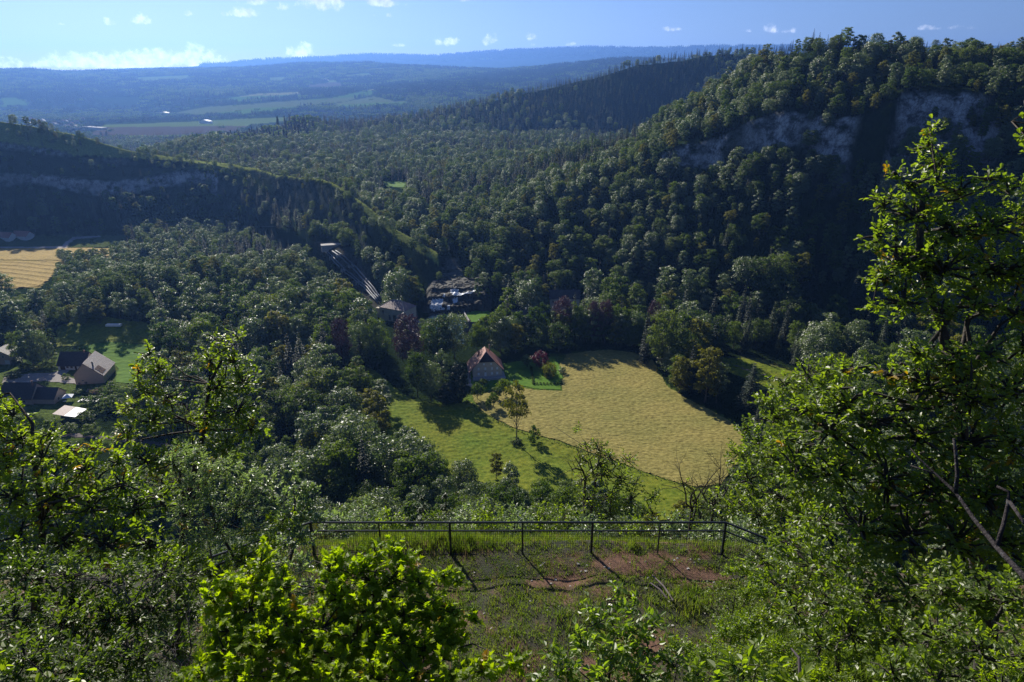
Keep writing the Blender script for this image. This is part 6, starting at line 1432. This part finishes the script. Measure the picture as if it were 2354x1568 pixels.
def brush(n0):
    """bushes on the slope right behind the railing, each a plant of its own"""
    L_ = [(780,1190,27,38,'near_ash','silver-grey bush behind the railing, leftmost'), (840,1175,30,36,'near_ash','second silver-grey bush behind the railing from the left'), (900,1190,26,28,'near_green','bright green bush poking up behind the railing left part'),
          (1000,1195,27,34,'near_dark','dark low bush behind the railing under the two firs'), (1070,1185,28,32,'near_ash','silvery bush behind the railing right of the firs'), (1120,1180,26,36,'near_green','green bush behind the railing at its middle'), (1180,1185,27,36,'near_ash','grey-green bush behind the middle of the railing'),
          (1240,1180,28,38,'near_oak','dense oak scrub behind the railing, centre right'), (1300,1185,27,36,'near_oak','oak scrub left of the airy tree behind the railing'), (1350,1215,24,34,'near_ash','pale bush at the foot of the airy tree'), (1460,1205,26,34,'near_oak','bush behind the railing right of the airy tree'),
          (1540,1200,27,30,'near_ash','pale low bush behind the railing left of the thorn tree'), (1620,1215,25,28,'near_ash','pale low bush behind the railing by its right corner'), (1700,1215,23,34,'near_ash','silvery bush outside the right railing corner')]
    for i, (X, Y, t, r, mt, lab) in enumerate(L_):
        a, b, c = ray(X, Y); bx, by = float(a) * t, float(b) * t + .8
        near_plant('bush', lab, 'bush', (bx, by), [(X, Y, t, r), (X - r * .7, Y + 16, t, r * .75), (X + r * .7, Y + 14, t, r * .75), (X + r * .1, Y + 34, t - .5, r * .9)], 'ovate', .10, MATS and mt, n0 + i, m=7, dens=10, stem=.04)
    # low scrub at the right of the terrace
    S_ = [(1700,1440,12.8,44,'near_green'), (1760,1420,12.6,40,'near_oak'), (1640,1500,12.2,40,'near_green'), (1700,1520,11.6,44,'near_oak'), (1780,1490,11.8,44,'near_green'), (1560,1480,12.6,26,'near_green'), (1820,1540,11,44,'near_oak'), (1900,1550,10.4,40,'near_green'), (1740,1350,14.4,34,'near_green'), (1700,1300,15.6,28,'near_green')]
    W = ['upper', 'upper right', 'lower left', 'lower middle', 'middle', 'leftmost', 'lower right', 'lowest, under the oak', 'one beside the oak scrub', 'topmost, below the railing corner']
    for i, (X, Y, t, r, mt) in enumerate(S_):
        a, b, c = ray(X, Y); bx, by = float(a) * t, float(b) * t
        near_plant('low_shrub', 'small-leaved low shrub on the right of the terrace, the ' + W[i], 'shrub', (bx, by), [(X, Y, t, r, .6), (X + r * .8, Y + 12, t, r * .8, .6), (X - r * .8, Y + 12, t, r * .8, .6)], 'round', .04, mt, n0 + 40 + i, m=8, slen=.13, dens=10, stem=.02, twigs=.1)
brush(100)
def firs():
    for X, Yt, w, lab in ((970, 1130, 46, 'left one of two small yellow-green firs above the railing'), (1022, 1126, 42, 'right one of two small yellow-green firs above the railing')):
        t = 62.0; top = at(X, Yt, t); zb = hz(top.x, top.y); h = top.z - zb
        p = proto('fir', 'fir', 'leaf_larch', conifer_crown(200 + X, 7.5, 3.0 * w / 44, 1500, .16), 7.5, .10, 5, 'bark_dark', upto=.95)
        tree_thing('small_fir', p, (top.x, top.y, top.z - 7.5 if h > 7.5 else zb), 0, 1, lab, 'fir')
firs()

# dead wood
def branching(mb, a, d, L_, r, rs, depth, twist=.5, up=.15):
    n = 5; pts = [a]; rad = [r]
    for i in range(n):
        d = (d + Vector(rs.normal(size=3)) * twist * .35 + Vector((0, 0, up * .2))).normalized(); a = a + d * (L_ / n); pts.append(a); rad.append(r * (1 - .75 * (i + 1) / n))
        if depth and i > 0:
            for _ in range(2 if depth > 1 else 1):
                branching(mb, a, (d + Vector(rs.normal(size=3)) * .75).normalized(), L_ * .55 * rs.uniform(.6, 1.1), rad[-1] * .6, rs, depth - 1, twist, up)
    mb.tube(pts, rad, 5 if r > .01 else 4, cap=False)
surf_mat('lichen_bark', [(.38, (.025,.02,.022)), (.58, (.045,.038,.04)), (.72, (.15,.155,.17))], 14, .9, .7, 30)
surf_mat('dead_twig', [(.3, (.09,.07,.07)), (.7, (.18,.15,.15))], 8, .8)
def dead_wood():
    P = [at(X, Y, t) for X, Y, t in ((2092,1030,10.6),(2110,1052,10.5),(2150,1090,10.3),(2196,1132,10.0),(2236,1190,9.7),(2290,1258,9.2),(2353,1325,8.7),(2450,1440,8.2))]
    foot = Vector((P[-1].x + .5, P[-1].y - .8, hz(P[-1].x + .5, P[-1].y - .8) - .2)); root = empty('dead_tree', foot); tag(root, 'bare lichen-spotted dead limb slanting across the oak leaves on the right', 'dead tree')
    m = MB(); m.tube([p - foot for p in P] + [Vector((0, 0, 0))], [.008, .012, .017, .024, .028, .032, .038, .05, .07], 8); m.build('trunk', MATS['lichen_bark'], root, smooth=True)
    rs = np.random.RandomState(5)
    for pts, r in (([(2196,1132,10.0),(2200,1090,10.0),(2196,1040,10.1),(2192,1008,10.1)], .032), ([(2150,1090,10.3),(2115,1078,10.4),(2092,1070,10.5)], .016), ([(2290,1258,9.2),(2306,1205,9.3),(2316,1160,9.4),(2318,1130,9.4),(2290,1118,9.5)], .03), ([(2318,1150,9.4),(2345,1190,9.1),(2365,1220,9.0)], .026)):
        m = MB(); m.tube([at(*q) - foot for q in pts], [r * (1 - .5 * i / len(pts)) for i in range(len(pts))], 7); m.build('branch', MATS['lichen_bark'], root, smooth=True)
    for X, Y, t, bX, h, lab, sd in ((300, 1330, 10.2, 300, 1.0, 'fan of bare pinkish twigs over the dark lower left thicket', 3), (430, 1480, 9.4, 440, .8, 'bare pinkish twigs left of the maple at the bottom', 4), (425, 900, 16.4, 432, 2.2, 'bare twiggy top showing in the middle of the left oak', 6)):
        a = at(X, Y + 60, t); f_ = Vector((a.x, a.y, hz(a.x, a.y))); root = empty('bare_shrub', f_); tag(root, lab, 'shrub'); rs = np.random.RandomState(sd)
        m = MB(); m.tube([Vector((0, 0, -.2)), a - f_], [.03, .018], 6)
        for k in range(5): branching(m, a - f_, Vector((rs.normal() * .8, rs.normal() * .3, .7)).normalized(), h * rs.uniform(.6, 1), .012, rs, 2, .7, .1)
        m.build('branches', MATS['dead_twig'], root)
    for X, Y, t, sd in ((1590, 1170, 31, 8), (1345, 1100, 34, 9), (1640,1160,31,10)):
        a = at(X, Y, t); f_ = Vector((a.x, a.y, hz(a.x, a.y))); root = empty('bare_tree', f_); rs = np.random.RandomState(sd)
        tag(root, {8: 'leafless crooked stem left in the thorn tree beyond the railing', 9: 'leafless crooked stem inside the airy tree beyond the railing', 10: 'leafless crooked stem right of the thorn tree beyond the railing'}[sd], 'dead tree')
        m = MB(); m.tube([Vector((0, 0, -.2)), a - f_], [.12, .07], 6)
        for k in range(3): branching(m, a - f_, Vector((rs.normal() * .6, rs.normal() * .2, .9)).normalized(), 2.3, .05, rs, 2, .7, .15)
        m.build('branches', MATS['bark_dark'], root)
    for a, b, lab in (((1497,1343), (1545,1398), 'upper of two pale fallen sticks on the terrace grass'), ((1492,1362), (1530,1392), 'lower of two pale fallen sticks on the terrace grass'), ((1818,1490), (1838,1545), 'pale bare stick standing in the shrubs at the bottom right')):
        A, B_ = [ground(X, Y, 5, 60) for X, Y in (a, b)]; 
        if 'standing' in lab: A = at(a[0], a[1], 8.6); B_ = at(b[0], b[1], 8.4); B_ = Vector((B_.x, B_.y, B_.z))
        else: A.z = float(near_z(A.x, A.y)) + .16; B_.z = float(near_z(B_.x, B_.y)) + .16
        m = MB(); mid = A.lerp(B_, .5) + Vector((.04, 0, .03)); 
        if 'standing' in lab: m.tube([Vector((0,0,0)), mid - A, B_ - A, Vector((B_.x + .3, B_.y + .1, hz(B_.x, B_.y))) - A], [.012, .018, .02, .024], 6)
        else: m.tube([Vector((0,0,0)), mid - A, B_ - A], [.02, .028, .03], 6)
        tag(m.build('fallen_branch', MATS['dead_twig'], None, A), lab, 'branch')
dead_wood()
#@@END5
def finish_woods():
    rest = REST
    P = np.array([t[:3] for t in rest])
    gn_scatter('forest', WHOLE, P, [t[3] for t in rest], [t[4] for t in rest], [proto_index(t[5]) for t in rest], 'dense mixed forest covering the valley sides and ridges', 'forest')
finish_woods()
